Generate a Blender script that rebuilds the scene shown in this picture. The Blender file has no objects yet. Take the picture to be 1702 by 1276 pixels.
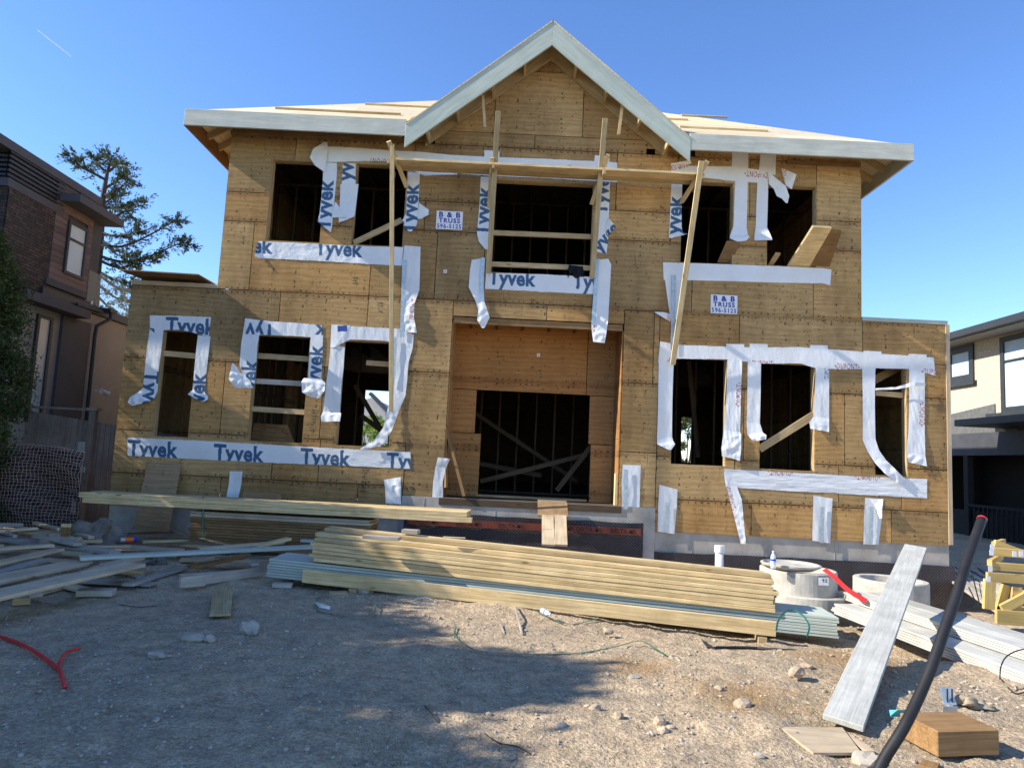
import bpy, bmesh, math, random
import numpy as np
from mathutils import Vector, Matrix, noise
from mathutils.bvhtree import BVHTree
rnd = random.Random(7)
S = bpy.context.scene
COL = S.collection

# ---------------- camera ----------------
PITCH, ROLL = math.radians(6.07), math.radians(2.80)
EYE = Vector((0, 0, 1.6))
FW = Vector((0, math.cos(PITCH), math.sin(PITCH)))
R0 = Vector((1, 0, 0)); U0 = R0.cross(FW)
RT = R0*math.cos(ROLL) + U0*math.sin(ROLL)
UP = -R0*math.sin(ROLL) + U0*math.cos(ROLL)
cam = bpy.data.cameras.new('camera'); camo = bpy.data.objects.new('camera', cam); COL.objects.link(camo)
cam.sensor_width = 36; cam.lens = 36*1180/1702; cam.clip_end = 2000; cam.clip_start = 0.05
M = Matrix((RT, UP, -FW)).transposed().to_4x4(); M.translation = EYE
camo.matrix_world = M
S.camera = camo

# ---------------- sky, sun, exposure ----------------
TO_SUN = Vector((-1, -0.14, 0.66)).normalized()
elev = math.asin(TO_SUN.z); azim = math.atan2(TO_SUN.x, TO_SUN.y)
w = bpy.data.worlds.new('World'); S.world = w; w.use_nodes = True
nt = w.node_tree; bg = nt.nodes['Background']
sky = nt.nodes.new('ShaderNodeTexSky'); sky.sky_type = 'NISHITA'; sky.sun_disc = False
sky.sun_elevation = elev; sky.sun_rotation = azim
sky.air_density = 1.0; sky.dust_density = 0.0; sky.ozone_density = 2.8; sky.altitude = 1200
hs_ = nt.nodes.new('ShaderNodeHueSaturation'); hs_.inputs['Saturation'].default_value = 1.15; hs_.inputs['Hue'].default_value = .508
nt.links.new(sky.outputs[0], hs_.inputs['Color']); nt.links.new(hs_.outputs[0], bg.inputs[0]); bg.inputs[1].default_value = 0.15
sun = bpy.data.lights.new('sun', 'SUN'); sun.energy = 4.4; sun.angle = math.radians(0.5); sun.color = (1, .94, .84)
suno = bpy.data.objects.new('sun', sun); COL.objects.link(suno)
suno.rotation_euler = TO_SUN.to_track_quat('Z', 'Y').to_euler()
S.view_settings.view_transform = 'Standard'; S.view_settings.look = 'None'
S.view_settings.gamma = 1; S.view_settings.exposure = 1.0; S.view_settings.use_curve_mapping = False

# ---------------- real positions measured from the photograph ----------------
def ray(px, py): return FW*1180 + RT*(px-851) + UP*(638-py)
def at(px, py, Y=12.3):
    d = ray(px, py); return EYE + d*(Y/d.y)
def atX(px, py, X):
    d = ray(px, py); return EYE + d*(X/d.x)
def G(px, py, z=0.0):
    d = ray(px, py); return EYE + d*((z-1.6)/d.z)

# ---------------- materials ----------------
MAT = {}
def newmat(name, rough=.8, spec=.3):
    m = bpy.data.materials.new(name); m.use_nodes = True
    b = m.node_tree.nodes['Principled BSDF']; b.inputs['Roughness'].default_value = rough
    b.inputs['Specular IOR Level'].default_value = spec
    MAT[name] = m
    return m, m.node_tree, b
def N(t, typ, **kw):
    n = t.nodes.new(typ)
    for k, v in kw.items():
        if k.startswith('i_'):
            n.inputs[k[2:].replace('_', ' ')].default_value = v
        else: setattr(n, k, v)
    return n
def attr(t, name): return N(t, 'ShaderNodeAttribute', attribute_name=name)
def mapping(t, src, scale, loc=(0, 0, 0)):
    m = N(t, 'ShaderNodeMapping'); m.inputs['Scale'].default_value = scale; m.inputs['Location'].default_value = loc
    t.links.new(src, m.inputs['Vector']); return m.outputs[0]
def tnoise(t, vec, scale, detail=4, rough=.55, dist=0):
    n = N(t, 'ShaderNodeTexNoise'); n.inputs['Scale'].default_value = scale; n.inputs['Detail'].default_value = detail
    n.inputs['Roughness'].default_value = rough; n.inputs['Distortion'].default_value = dist
    t.links.new(vec, n.inputs['Vector']); return n.outputs[0]
def ramp(t, fac, stops):
    r = N(t, 'ShaderNodeValToRGB'); e = r.color_ramp.elements
    while len(e) > 1: e.remove(e[-1])
    e[0].position = stops[0][0]; c = stops[0][1]; e[0].color = (*c, 1) if len(c) == 3 else c
    for p, c in stops[1:]:
        x = e.new(p); x.color = (*c, 1)
    t.links.new(fac, r.inputs[0]); return r.outputs[0]
def g3(v): return (v, v, v)
def math_(t, op, a, b=None):
    n = N(t, 'ShaderNodeMath', operation=op)
    for i, q in enumerate((a, b)):
        if q is None: continue
        if isinstance(q, (int, float)): n.inputs[i].default_value = q
        else: t.links.new(q, n.inputs[i])
    return n.outputs[0]
def mix(t, mode, fac, a, b):
    n = N(t, 'ShaderNodeMix', data_type='RGBA', blend_type=mode)
    for i, q in ((0, fac), (6, a), (7, b)):
        if isinstance(q, (int, float)): n.inputs[i].default_value = q
        elif isinstance(q, tuple): n.inputs[i].default_value = (*q, 1)
        else: t.links.new(q, n.inputs[i])
    return n.outputs[2]
def bump(t, b, h, strength, dist=.01, prev=None):
    n = N(t, 'ShaderNodeBump'); n.inputs['Strength'].default_value = strength; n.inputs['Distance'].default_value = dist
    t.links.new(h, n.inputs['Height'])
    if prev: t.links.new(prev, n.inputs['Normal'])
    t.links.new(n.outputs[0], b.inputs['Normal']); return n.outputs[0]

def wood(name, c1, c2, knots=True, rough=.75, grain=1.0, tonevar=.45, bs=.35, dirt=.25):
    m, t, b = newmat(name, rough, .2)
    pc = attr(t, 'pc').outputs['Vector']; tone = attr(t, 'tone').outputs['Fac']
    g = tnoise(t, mapping(t, pc, (1.3, 38*grain, 38*grain)), 1.6, 5, .6, .4)
    g2 = tnoise(t, mapping(t, pc, (.8, 7, 7)), 1.2, 3, .5, 1.2)
    c = mix(t, 'MIX', ramp(t, g, [(.32, g3(0)), (.68, g3(1))]), c2, c1)
    c = mix(t, 'MULTIPLY', .5, c, ramp(t, g2, [(.3, g3(.72)), (.7, g3(1.1))]))
    if knots:
        v = N(t, 'ShaderNodeTexVoronoi'); t.links.new(mapping(t, pc, (1.6, 5.5, 5.5)), v.inputs['Vector']); v.inputs['Scale'].default_value = 1.0
        k = ramp(t, v.outputs['Distance'], [(.05, g3(1)), (.10, g3(0))])
        c = mix(t, 'MIX', math_(t, 'MULTIPLY', k, .75), c, (c2[0]*.35, c2[1]*.28, c2[2]*.22))
    geo = N(t, 'ShaderNodeNewGeometry')
    d = tnoise(t, geo.outputs['Position'], 3.1, 5, .65)
    c = mix(t, 'MULTIPLY', dirt*2, c, ramp(t, d, [(.35, g3(.62)), (.6, g3(1.0))]))
    tn = math_(t, 'ADD', math_(t, 'MULTIPLY', tone, tonevar), 1-tonevar*.6)
    vm = N(t, 'ShaderNodeVectorMath', operation='SCALE'); t.links.new(c, vm.inputs[0]); t.links.new(tn, vm.inputs['Scale'])
    t.links.new(vm.outputs[0], b.inputs['Base Color'])
    bump(t, b, g, bs, .003)
    return m

def plain(name, c, rough=.7, var=.25, scale=4, metal=0, spec=.3, bs=.15, bscale=30):
    m, t, b = newmat(name, rough, spec)
    geo = N(t, 'ShaderNodeNewGeometry')
    n = tnoise(t, geo.outputs['Position'], scale, 5, .6)
    cc = mix(t, 'MULTIPLY', 1.0, c, ramp(t, n, [(.3, g3(1-var)), (.7, g3(1+var*.5))]))
    t.links.new(cc, b.inputs['Base Color']); b.inputs['Metallic'].default_value = metal
    bump(t, b, tnoise(t, geo.outputs['Position'], bscale, 4, .6), bs, .004)
    return m

wood('framing', (.62, .47, .26), (.40, .27, .12))
wood('fresh_lumber', (.72, .56, .31), (.45, .31, .13), dirt=.25, tonevar=.95)
wood('dim_framing', (.13, .09, .055), (.08, .055, .03))  # framing wood with the interior's shade darkened into its colour
wood('weathered', (.64, .51, .34), (.47, .36, .23), dirt=.25, tonevar=.5)
wood('grey_board', (.52, .46, .38), (.38, .33, .27), dirt=.3)
wood('primed', (.53, .58, .49), (.44, .49, .42), knots=False, grain=.6, dirt=.12, tonevar=.25)
wood('primed_white', (.60, .59, .52), (.44, .43, .38), knots=False, grain=1.0, dirt=.28, tonevar=.3, bs=.5)
wood('yellow_wood', (.68, .48, .18), (.54, .35, .11), dirt=.1)
wood('fascia_paint', (.60, .60, .51), (.50, .51, .43), knots=False, grain=.5, dirt=.15, tonevar=.15)
wood('timber', (.34, .205, .09), (.21, .115, .045), dirt=.3)
wood('siding_rose', (.17, .125, .12), (.13, .095, .092), knots=False, dirt=.2, tonevar=.5)
wood('fence_wood', (.30, .275, .24), (.20, .18, .16), dirt=.3)

def plymat(name, c1, c2, nails=True, stain=.5, tv=.5):
    m, t, b = newmat(name, .78, .2)
    pc = attr(t, 'pc').outputs['Vector']; tone = attr(t, 'tone').outputs['Fac']
    geo = N(t, 'ShaderNodeNewGeometry'); P = geo.outputs['Position']
    g = tnoise(t, mapping(t, pc, (1.1, 1, 9)), 2.6, 5, .6, 2.2)
    w_ = N(t, 'ShaderNodeTexWave', bands_direction='Z'); w_.inputs['Scale'].default_value = 3.2; w_.inputs['Distortion'].default_value = 14
    w_.inputs['Detail'].default_value = 3; w_.inputs['Detail Scale'].default_value = .6
    t.links.new(mapping(t, pc, (.16, 1, 1.1)), w_.inputs['Vector'])
    fine = tnoise(t, mapping(t, pc, (5, 5, 130)), 1, 3, .6)
    c = mix(t, 'MIX', ramp(t, g, [(.3, g3(0)), (.7, g3(1))]), c2, c1)
    hv = N(t, 'ShaderNodeMath', operation='FRACT'); t.links.new(math_(t, 'MULTIPLY', tone, 7.31), hv.inputs[0])
    c = mix(t, 'MULTIPLY', 1.0, c, ramp(t, hv.outputs[0], [(0, (.95, .98, 1.05)), (.5, (1, 1, 1)), (1, (1.05, .93, .78))]))
    c = mix(t, 'MULTIPLY', .45, c, ramp(t, w_.outputs['Fac'], [(.1, g3(.75)), (.8, g3(1.1))]))
    c = mix(t, 'MULTIPLY', .4, c, ramp(t, fine, [(.3, g3(.75)), (.65, g3(1.08))]))
    # broad weather staining
    st = tnoise(t, mapping(t, P, (1, 1, .45)), 1.1, 6, .65)
    c = mix(t, 'MULTIPLY', stain, c, ramp(t, st, [(.36, (.50, .46, .42)), (.56, g3(1.05))]))
    blot = tnoise(t, mapping(t, P, (7, 1, 4)), 1.6, 5, .7)
    c = mix(t, 'MULTIPLY', .7, c, ramp(t, blot, [(.60, g3(1.0)), (.72, (.45, .38, .32))]))
    # knots / football patches
    v = N(t, 'ShaderNodeTexVoronoi'); t.links.new(mapping(t, pc, (4.2, 0, 8)), v.inputs['Vector']); v.inputs['Scale'].default_value = 1
    k = ramp(t, v.outputs['Distance'], [(.07, g3(1)), (.14, g3(0))])
    c = mix(t, 'MIX', math_(t, 'MULTIPLY', k, .6), c, (c2[0]*.4, c2[1]*.33, c2[2]*.3))
    hgt = fine
    if nails:
        s = N(t, 'ShaderNodeSeparateXYZ'); t.links.new(pc, s.inputs[0])
        jit = tnoise(t, P, 3.0, 2, .5)
        def near(val, per, w1, w0=0):
            a = math_(t, 'PINGPONG', val, per/2)   # 0 at the stud line
            return a
        xj = math_(t, 'ADD', s.outputs['X'], math_(t, 'MULTIPLY', math_(t, 'SUBTRACT', jit, .5), .09))
        zj = math_(t, 'ADD', s.outputs['Z'], math_(t, 'MULTIPLY', math_(t, 'SUBTRACT', jit, .5), .5))
        dx = near(xj, .406, 0); dz = near(zj, .127, 0)
        d2 = math_(t, 'SQRT', math_(t, 'ADD', math_(t, 'POWER', dx, 2), math_(t, 'POWER', math_(t, 'MULTIPLY', dz, .55), 2)))
        dots = ramp(t, d2, [(.011, g3(1)), (.020, g3(0))])
        gate = ramp(t, tnoise(t, P, 6.5, 2, .5), [(.5, g3(0)), (.6, g3(1))])
        # edge nailing, closer together, along the sheet's top and bottom
        e = attr(t, 'edge').outputs['Fac']
        ex = near(s.outputs['X'], .11, 0)
        ed = math_(t, 'SQRT', math_(t, 'ADD', math_(t, 'POWER', ex, 2), math_(t, 'POWER', e, 2)))
        v2 = N(t, 'ShaderNodeTexVoronoi'); t.links.new(mapping(t, P, (8, 1, 8)), v2.inputs['Vector']); v2.inputs['Scale'].default_value = 1
        d3 = ramp(t, v2.outputs['Distance'], [(.08, g3(1)), (.15, g3(0))])
        g3_ = ramp(t, tnoise(t, P, 2.2, 3, .5), [(.37, g3(0)), (.53, g3(1))])
        dd = math_(t, 'MAXIMUM', math_(t, 'MULTIPLY', dots, gate), math_(t, 'MULTIPLY', d3, g3_))
        drip = tnoise(t, mapping(t, P, (34, 1, 3.2)), 1, 3, .6)
        dr = math_(t, 'MULTIPLY', ramp(t, drip, [(.64, g3(0)), (.74, g3(1))]), g3_)
        sp_ = N(t, 'ShaderNodeSeparateXYZ'); t.links.new(P, sp_.inputs[0]); dsm = None; below = None
        for zi in (1.06, 1.785, 3.035, 4.33, 5.58, 6.12, 7.19):
            dz_ = math_(t, 'ABSOLUTE', math_(t, 'SUBTRACT', sp_.outputs['Z'], zi)); dsm = dz_ if dsm is None else math_(t, 'MINIMUM', dsm, dz_)
        band = ramp(t, math_(t, 'ABSOLUTE', math_(t, 'SUBTRACT', dsm, .04)), [(.010, g3(1)), (.02, g3(0))])
        jx = tnoise(t, P, 11, 2, .5)
        xt = math_(t, 'PINGPONG', math_(t, 'ADD', sp_.outputs['X'], math_(t, 'MULTIPLY', jx, .12)), .055)
        tick = math_(t, 'MULTIPLY', ramp(t, xt, [(.010, g3(1)), (.017, g3(0))]), band)
        tick = math_(t, 'MULTIPLY', tick, ramp(t, tnoise(t, P, 4.0, 2, .5), [(.42, g3(0)), (.52, g3(1))]))
        dd = math_(t, 'MAXIMUM', dd, tick)
        near_ = ramp(t, math_(t, 'ADD', dsm, math_(t, 'MULTIPLY', tnoise(t, P, 5, 4, .6), .2)), [(.08, (.55, .48, .42)), (.19, g3(1))])
        c = mix(t, 'MULTIPLY', .7, c, near_)
        c = mix(t, 'MIX', math_(t, 'MULTIPLY', dd, .8), c, (.045, .028, .015))
        c = mix(t, 'MIX', math_(t, 'MULTIPLY', dr, .65), c, (.09, .055, .03))
        hgt = math_(t, 'SUBTRACT', math_(t, 'MULTIPLY', fine, .3), math_(t, 'MULTIPLY', dd, 1.0))
    tn = math_(t, 'ADD', math_(t, 'MULTIPLY', tone, tv), 1-tv*.5)
    vm = N(t, 'ShaderNodeVectorMath', operation='SCALE'); t.links.new(c, vm.inputs[0]); t.links.new(tn, vm.inputs['Scale'])
    t.links.new(vm.outputs[0], b.inputs['Base Color'])
    hh = math_(t, 'ADD', hgt, math_(t, 'MULTIPLY', tnoise(t, P, 9, 3, .6), .8))
    bump(t, b, hh, .45, .006)
    return m
plymat('plywood', (.50, .325, .14), (.37, .225, .085), stain=.65, tv=.45)
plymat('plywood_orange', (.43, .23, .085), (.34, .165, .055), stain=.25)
plymat('roof_ply', (.66, .56, .38), (.56, .45, .28), nails=False, stain=.12)
plymat('scrap_ply', (.36, .24, .12), (.26, .16, .08), nails=False)

plain('concrete', (.47, .42, .35), .85, .3, 3, bs=.3)
plain('concrete_light', (.50, .47, .40), .9, .25, 8, bs=.4, bscale=60)
plain('galvanised', (.50, .58, .62), .42, .25, 20, metal=.55)
plain('black_plastic', (.018, .018, .02), .6, .3, 9, spec=.3, bs=.2, bscale=15)
plain('black_cloth', (.012, .012, .015), .9, .4, 12, bs=.6)
plain('red_plastic', (.62, .035, .03), .4, .15, 20, spec=.5)
plain('green_strap', (.03, .17, .12), .35, .3, 14, spec=.5)
plain('white_plastic', (.75, .75, .70), .4, .12, 9, spec=.5)
plain('sign_white', (.80, .80, .80), .5, .08, 20)
plain('sign_blue', (.02, .03, .30), .5, .1, 20)
plain('ink_black', (.02, .02, .02), .6, .1, 20)
plain('ink_red', (.40, .04, .05), .6, .2, 20)
plain('grey_cloth', (.22, .185, .145), .95, .5, 6, bs=.7, bscale=22)
plain('kraft', (.36, .29, .20), .9, .35, 10, bs=.5)
plain('rock', (.42, .37, .30), .9, .35, 9, bs=.6, bscale=45)
plain('rock_tan', (.47, .37, .26), .9, .45, 20, bs=.5, bscale=45)
plain('stucco_beige', (.28, .27, .26), .95, .12, 2, bs=.5, bscale=90)
plain('stucco_cream', (.56, .47, .36), .95, .3, 14, bs=.8, bscale=70)
plain('stucco_grey', (.13, .13, .125), .95, .25, 8, bs=.6, bscale=70)
plain('dark_trim', (.035, .038, .042), .5, .2, 6)
plain('deep_shade', (.016, .016, .018), .8, .2, 6)  # porch shade painted as a near-black colour; railing and post share it
plain('charcoal', (.06, .062, .07), .7, .2, 4)
plain('slate_wall', (.085, .085, .095), .8, .15, 3)
plain('shingle', (.085, .08, .075), .95, .45, 14, bs=.9, bscale=40)
plain('soffit', (.3, .28, .25), .8, .1, 4)
plain('net_dark', (.055, .036, .032), .95, .5, 18, bs=.8)
plain('blind', (.52, .64, .72), .8, .08, 3)
plain('far_white', (.55, .53, .5), .8, .1, 2)
plain('net_brown', (.50, .36, .30), .8, .3, 6)
plain('orange_band', (.21, .05, .028), .5, .3, 8)
plain('label_orange', (.8, .16, .03), .5, .1, 20)
plain('label_blue', (.02, .04, .5), .5, .1, 20)
plain('teal_paper', (.10, .42, .42), .8, .2, 20)
plain('bark', (.075, .055, .045), .95, .4, 12, bs=.8)

# pane glass
m, t, b = newmat('pane_glass', .05, .5); b.inputs['Base Color'].default_value = (.42, .48, .52, 1); b.inputs['Roughness'].default_value = .12
b.inputs['Metallic'].default_value = .0
m, t, b = newmat('clear_glass', .03, .5); b.inputs['Base Color'].default_value = (.35, .5, .55, 1)
b.inputs['Transmission Weight'].default_value = .0; b.inputs['Alpha'].default_value = .16
m, t, b = newmat('bottle_plastic', .12, .5); b.inputs['Base Color'].default_value = (.8, .86, .92, 1); b.inputs['Alpha'].default_value = .5
# brick
m, t, b = newmat('dark_brick', .9, .2)
tc = attr(t, 'pc').outputs['Vector']
br = N(t, 'ShaderNodeTexBrick'); br.inputs['Scale'].default_value = 1; br.inputs['Brick Width'].default_value = .22; br.inputs['Row Height'].default_value = .06
br.inputs['Mortar Size'].default_value = .008; br.inputs['Color1'].default_value = (.095, .07, .058, 1); br.inputs['Color2'].default_value = (.05, .04, .036, 1); br.inputs['Mortar'].default_value = (.03, .028, .026, 1)
t.links.new(tc, br.inputs['Vector'])
n = tnoise(t, tc, 9, 4); cc = mix(t, 'MULTIPLY', .8, br.outputs['Color'], ramp(t, n, [(.3, g3(.6)), (.7, g3(1.4))]))
t.links.new(cc, b.inputs['Base Color']); bump(t, b, br.outputs['Fac'], -.6, .01)
# membrane (dimpled)
m, t, b = newmat('dimple_membrane', .42, .5)
pc = attr(t, 'pc').outputs['Vector']
mp = N(t, 'ShaderNodeMapping'); mp.inputs['Rotation'].default_value = (0, math.radians(45), 0); mp.inputs['Scale'].default_value = (28, 28, 28); t.links.new(pc, mp.inputs[0])
s = N(t, 'ShaderNodeSeparateXYZ'); t.links.new(mp.outputs[0], s.inputs[0])
d = math_(t, 'ADD', math_(t, 'PINGPONG', s.outputs['X'], .5), math_(t, 'PINGPONG', s.outputs['Z'], .5))
n = tnoise(t, pc, 3, 4)
cc = mix(t, 'MULTIPLY', 1.0, ramp(t, d, [(.35, (.015, .012, .013)), (.75, (.07, .055, .055))]), ramp(t, n, [(.3, g3(.6)), (.7, g3(1.3))]))
t.links.new(cc, b.inputs['Base Color']); bump(t, b, d, .8, .012)
# house wrap
m, t, b = newmat('house_wrap', .55, .4)
ink = attr(t, 'ink').outputs['Color']; pc = attr(t, 'pc').outputs['Vector']
n = tnoise(t, pc, 2.2, 5, .6)
t.links.new(mix(t, 'MULTIPLY', 1.0, ink, ramp(t, n, [(.3, (.90, .89, .87)), (.7, g3(1.0))])), b.inputs['Base Color'])
cr = N(t, 'ShaderNodeTexVoronoi', feature='F1'); cr.inputs['Scale'].default_value = 11; t.links.new(mapping(t, pc, (1, 1, 1)), cr.inputs['Vector'])
rid = math_(t, 'ABSOLUTE', math_(t, 'SUBTRACT', tnoise(t, pc, 7, 3, .5, 1.2), .5)); rid2 = math_(t, 'ABSOLUTE', math_(t, 'SUBTRACT', tnoise(t, mapping(t, pc, (1, 1, 1), (4, 7, 2)), 17, 2, .5, .8), .5))
h = math_(t, 'ADD', math_(t, 'MULTIPLY', tnoise(t, pc, 16, 5, .7, 1.5), .35), math_(t, 'ADD', math_(t, 'MULTIPLY', rid, 2.2), math_(t, 'MULTIPLY', rid2, 1.1)))
bump(t, b, h, .26, .010)
# foliage
def leafmat(name, c1, c2, c3):
    m, t, b = newmat(name, .7, .25)
    tone = attr(t, 'tone').outputs['Fac']
    c = ramp(t, tone, [(0, c1), (.6, c2), (1, c3)])
    t.links.new(c, b.inputs['Base Color'])
    tr = N(t, 'ShaderNodeBsdfTranslucent'); t.links.new(c, tr.inputs[0])
    ms = N(t, 'ShaderNodeMixShader'); ms.inputs[0].default_value = .3
    out = t.nodes['Material Output']; t.links.new(b.outputs[0], ms.inputs[1]); t.links.new(tr.outputs[0], ms.inputs[2]); t.links.new(ms.outputs[0], out.inputs[0])
leafmat('needles', (.045, .065, .035), (.08, .11, .05), (.14, .155, .07))
leafmat('cedar_leaf', (.03, .045, .018), (.065, .09, .025), (.14, .15, .04))
leafmat('bright_leaf', (.08, .16, .02), (.16, .26, .04), (.3, .4, .08))
leafmat('dry_grass', (.20, .15, .06), (.16, .17, .05), (.36, .25, .10))
# ground
m, t, b = newmat('dirt', .95, .15)
geo = N(t, 'ShaderNodeNewGeometry'); P = geo.outputs['Position']
n1 = tnoise(t, P, .55, 6, .62); n2 = tnoise(t, P, 6, 7, .72); n3 = tnoise(t, P, 45, 4, .7)
c = mix(t, 'MIX', ramp(t, n1, [(.38, g3(0)), (.62, g3(1))]), (.60, .455, .29), (.47, .37, .25))
c = mix(t, 'MULTIPLY', .9, c, ramp(t, n2, [(.3, g3(.62)), (.68, g3(1.25))]))
c = mix(t, 'MULTIPLY', 1.0, c, ramp(t, n3, [(.3, g3(.5)), (.7, g3(1.4))]))
vs = N(t, 'ShaderNodeTexVoronoi'); vs.inputs['Scale'].default_value = 55; t.links.new(P, vs.inputs['Vector'])
sp = math_(t, 'MULTIPLY', ramp(t, vs.outputs['Distance'], [(.16, g3(1)), (.26, g3(0))]), ramp(t, tnoise(t, P, 20, 2), [(.52, g3(0)), (.6, g3(1))]))
c = mix(t, 'MIX', math_(t, 'MULTIPLY', sp, .6), c, (.55, .48, .38))
# rusty dead-grass patches round (2.2,5.6) and (3.1,6.3)
for (cx, cy, rr) in ((1.75, 5.15, .42), (2.95, 6.1, .55), (1.1, 5.9, .3)):
    vd = N(t, 'ShaderNodeVectorMath', operation='DISTANCE'); t.links.new(P, vd.inputs[0]); vd.inputs[1].default_value = (cx, cy, 0)
    f = math_(t, 'SUBTRACT', 1.0, math_(t, 'DIVIDE', vd.outputs['Value'], rr*1.7))
    f = math_(t, 'ADD', f, math_(t, 'MULTIPLY', math_(t, 'SUBTRACT', n2, .55), 2.2))
    c = mix(t, 'MIX', math_(t, 'MULTIPLY', ramp(t, f, [(.15, g3(0)), (.7, g3(1))]), .6), c, (.33, .18, .065))
t.links.new(c, b.inputs['Base Color'])
n4 = tnoise(t, P, 14, 5, .7)
bp = bump(t, b, math_(t, 'ADD', math_(t, 'ADD', n2, math_(t, 'MULTIPLY', n3, .35)), math_(t, 'MULTIPLY', n4, .8)), 1.0, .05)

# ---------------- mesh builder ----------------
def tag(o, label=None, cat=None, group=None, kind=None):
    if label: o['label'] = label
    if cat: o['category'] = cat
    if group: o['group'] = group
    if kind: o['kind'] = kind
    return o
def empty(name, loc, label, cat, group=None):
    o = bpy.data.objects.new(name, None); COL.objects.link(o); o.location = loc; o.empty_display_size = .1
    return tag(o, label, cat, group)
def link_mesh(name, me, parent=None):
    o = bpy.data.objects.new(name, me); COL.objects.link(o)
    if parent is not None:
        o.parent = parent; o.matrix_parent_inverse = Matrix.Translation(-Vector(parent.location)) if parent.type == 'EMPTY' or True else o.matrix_parent_inverse
    return o
class MB:
    def __init__(s): s.v = []; s.f = []; s.pc = []; s.tone = []; s.sm = False
    def add(s, vs, fs, pc=None, tone=None):
        n = len(s.v); s.v += [tuple(v) for v in vs]; s.f += [tuple(i+n for i in f) for f in fs]
        s.pc += [tuple(p) for p in (pc if pc is not None else vs)]
        tn = rnd.uniform(.25, 1) if tone is None else tone
        s.tone += [tn]*len(vs) if not hasattr(tn, '__len__') else list(tn)
        return s
    def obox(s, c, ax, hs, tone=None):
        """box: centre, three axes, half sizes; the grain runs along the longest"""
        c = Vector(c); vs = []; pc = []
        order = sorted(range(3), key=lambda i: -hs[i])
        off = (rnd.uniform(-30, 30), rnd.uniform(-30, 30), rnd.uniform(-30, 30))
        for i in (-1, 1):
            for j in (-1, 1):
                for k in (-1, 1):
                    q = (i*hs[0], j*hs[1], k*hs[2])
                    vs.append(c+ax[0]*q[0]+ax[1]*q[1]+ax[2]*q[2])
                    pc.append((q[order[0]]+off[0], q[order[1]]+off[1], q[order[2]]+off[2]))
        return s.add(vs, [(0, 1, 3, 2), (4, 6, 7, 5), (0, 4, 5, 1), (2, 3, 7, 6), (0, 2, 6, 4), (1, 5, 7, 3)], pc, tone)
    def box(s, x0, x1, y0, y1, z0, z1, tone=None):
        return s.obox(((x0+x1)/2, (y0+y1)/2, (z0+z1)/2), (Vector((1, 0, 0)), Vector((0, 1, 0)), Vector((0, 0, 1))), (abs(x1-x0)/2, abs(y1-y0)/2, abs(z1-z0)/2), tone)
    def beam(s, p0, p1, w_, h, up=(0, 0, 1), tone=None):
        p0, p1 = Vector(p0), Vector(p1); a = (p1-p0); L = a.length; a.normalize(); u = Vector(up); sd = a.cross(u).normalized(); u = sd.cross(a).normalized()
        return s.obox((p0+p1)/2, (a, sd, u), (L/2, w_/2, h/2), tone)
    def poly(s, pts, ext, tone=None, pcs=None):
        """flat polygon extruded by vector ext"""
        pts = [Vector(p) for p in pts]; e = Vector(ext); n = len(pts)
        off = Vector((rnd.uniform(-30, 30), 0, rnd.uniform(-30, 30)))
        vs = pts+[p+e for p in pts]
        fs = [tuple(range(n))[::-1], tuple(range(n, 2*n))]+[(i, (i+1) % n, n+(i+1) % n, n+i) for i in range(n)]
        pc = [p+off for p in (pcs if pcs else vs)] if not pcs else [Vector(p)+off for p in pcs]*2
        return s.add(vs, fs, pc, tone)
    def tube(s, pts, rad, seg=8, caps=True, tone=None):
        pts = [Vector(p) for p in pts]; n = len(pts); vs = []; pc = []
        rads = rad if hasattr(rad, '__len__') else [rad]*n
        prev = None; L = 0
        for i, p in enumerate(pts):
            d = (pts[min(i+1, n-1)]-pts[max(i-1, 0)]).normalized()
            if prev is None: u = d.orthogonal().normalized()
            else: u = (prev-d*prev.dot(d)).normalized()
            prev = u; v = d.cross(u)
            if i: L += (p-pts[i-1]).length
            for k in range(seg):
                a = 2*math.pi*k/seg; vs.append(p+(u*math.cos(a)+v*math.sin(a))*rads[i]); pc.append((L, math.cos(a)*rads[i], math.sin(a)*rads[i]))
        fs = [(i*seg+k, i*seg+(k+1) % seg, (i+1)*seg+(k+1) % seg, (i+1)*seg+k) for i in range(n-1) for k in range(seg)]
        if caps: fs += [tuple(range(seg))[::-1], tuple(range((n-1)*seg, n*seg))]
        return s.add(vs, fs, pc, tone)
    def lathe(s, c, prof, seg=40, tone=None, caps=False):
        c = Vector(c); vs = []; n = len(prof)
        for r, z in prof:
            for k in range(seg):
                a = 2*math.pi*k/seg; vs.append(c+Vector((r*math.cos(a), r*math.sin(a), z)))
        fs = [(i*seg+k, i*seg+(k+1) % seg, (i+1)*seg+(k+1) % seg, (i+1)*seg+k) for i in range(n-1) for k in range(seg)]
        if caps: fs += [tuple(range(seg))[::-1], tuple(range((n-1)*seg, n*seg))]
        return s.add(vs, fs, None, tone)
    def build(s, name, mat, parent=None, bevel=0, smooth=False, origin=None, smooth_angle=None):
        me = bpy.data.meshes.new(name); v = s.v
        o0 = Vector((0, 0, 0))
        if parent is None:
            a = np.array(v); o0 = Vector(((a[:, 0].min()+a[:, 0].max())/2, (a[:, 1].min()+a[:, 1].max())/2, a[:, 2].min())) if origin is None else Vector(origin)
            v = (a-np.array(o0)).tolist()
        me.from_pydata(v, [], s.f); me.update()
        at_ = me.attributes.new('pc', 'FLOAT_VECTOR', 'POINT'); at_.data.foreach_set('vector', np.array(s.pc, dtype=np.float32).ravel())
        at_ = me.attributes.new('tone', 'FLOAT', 'POINT'); at_.data.foreach_set('value', np.array(s.tone, dtype=np.float32))
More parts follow.
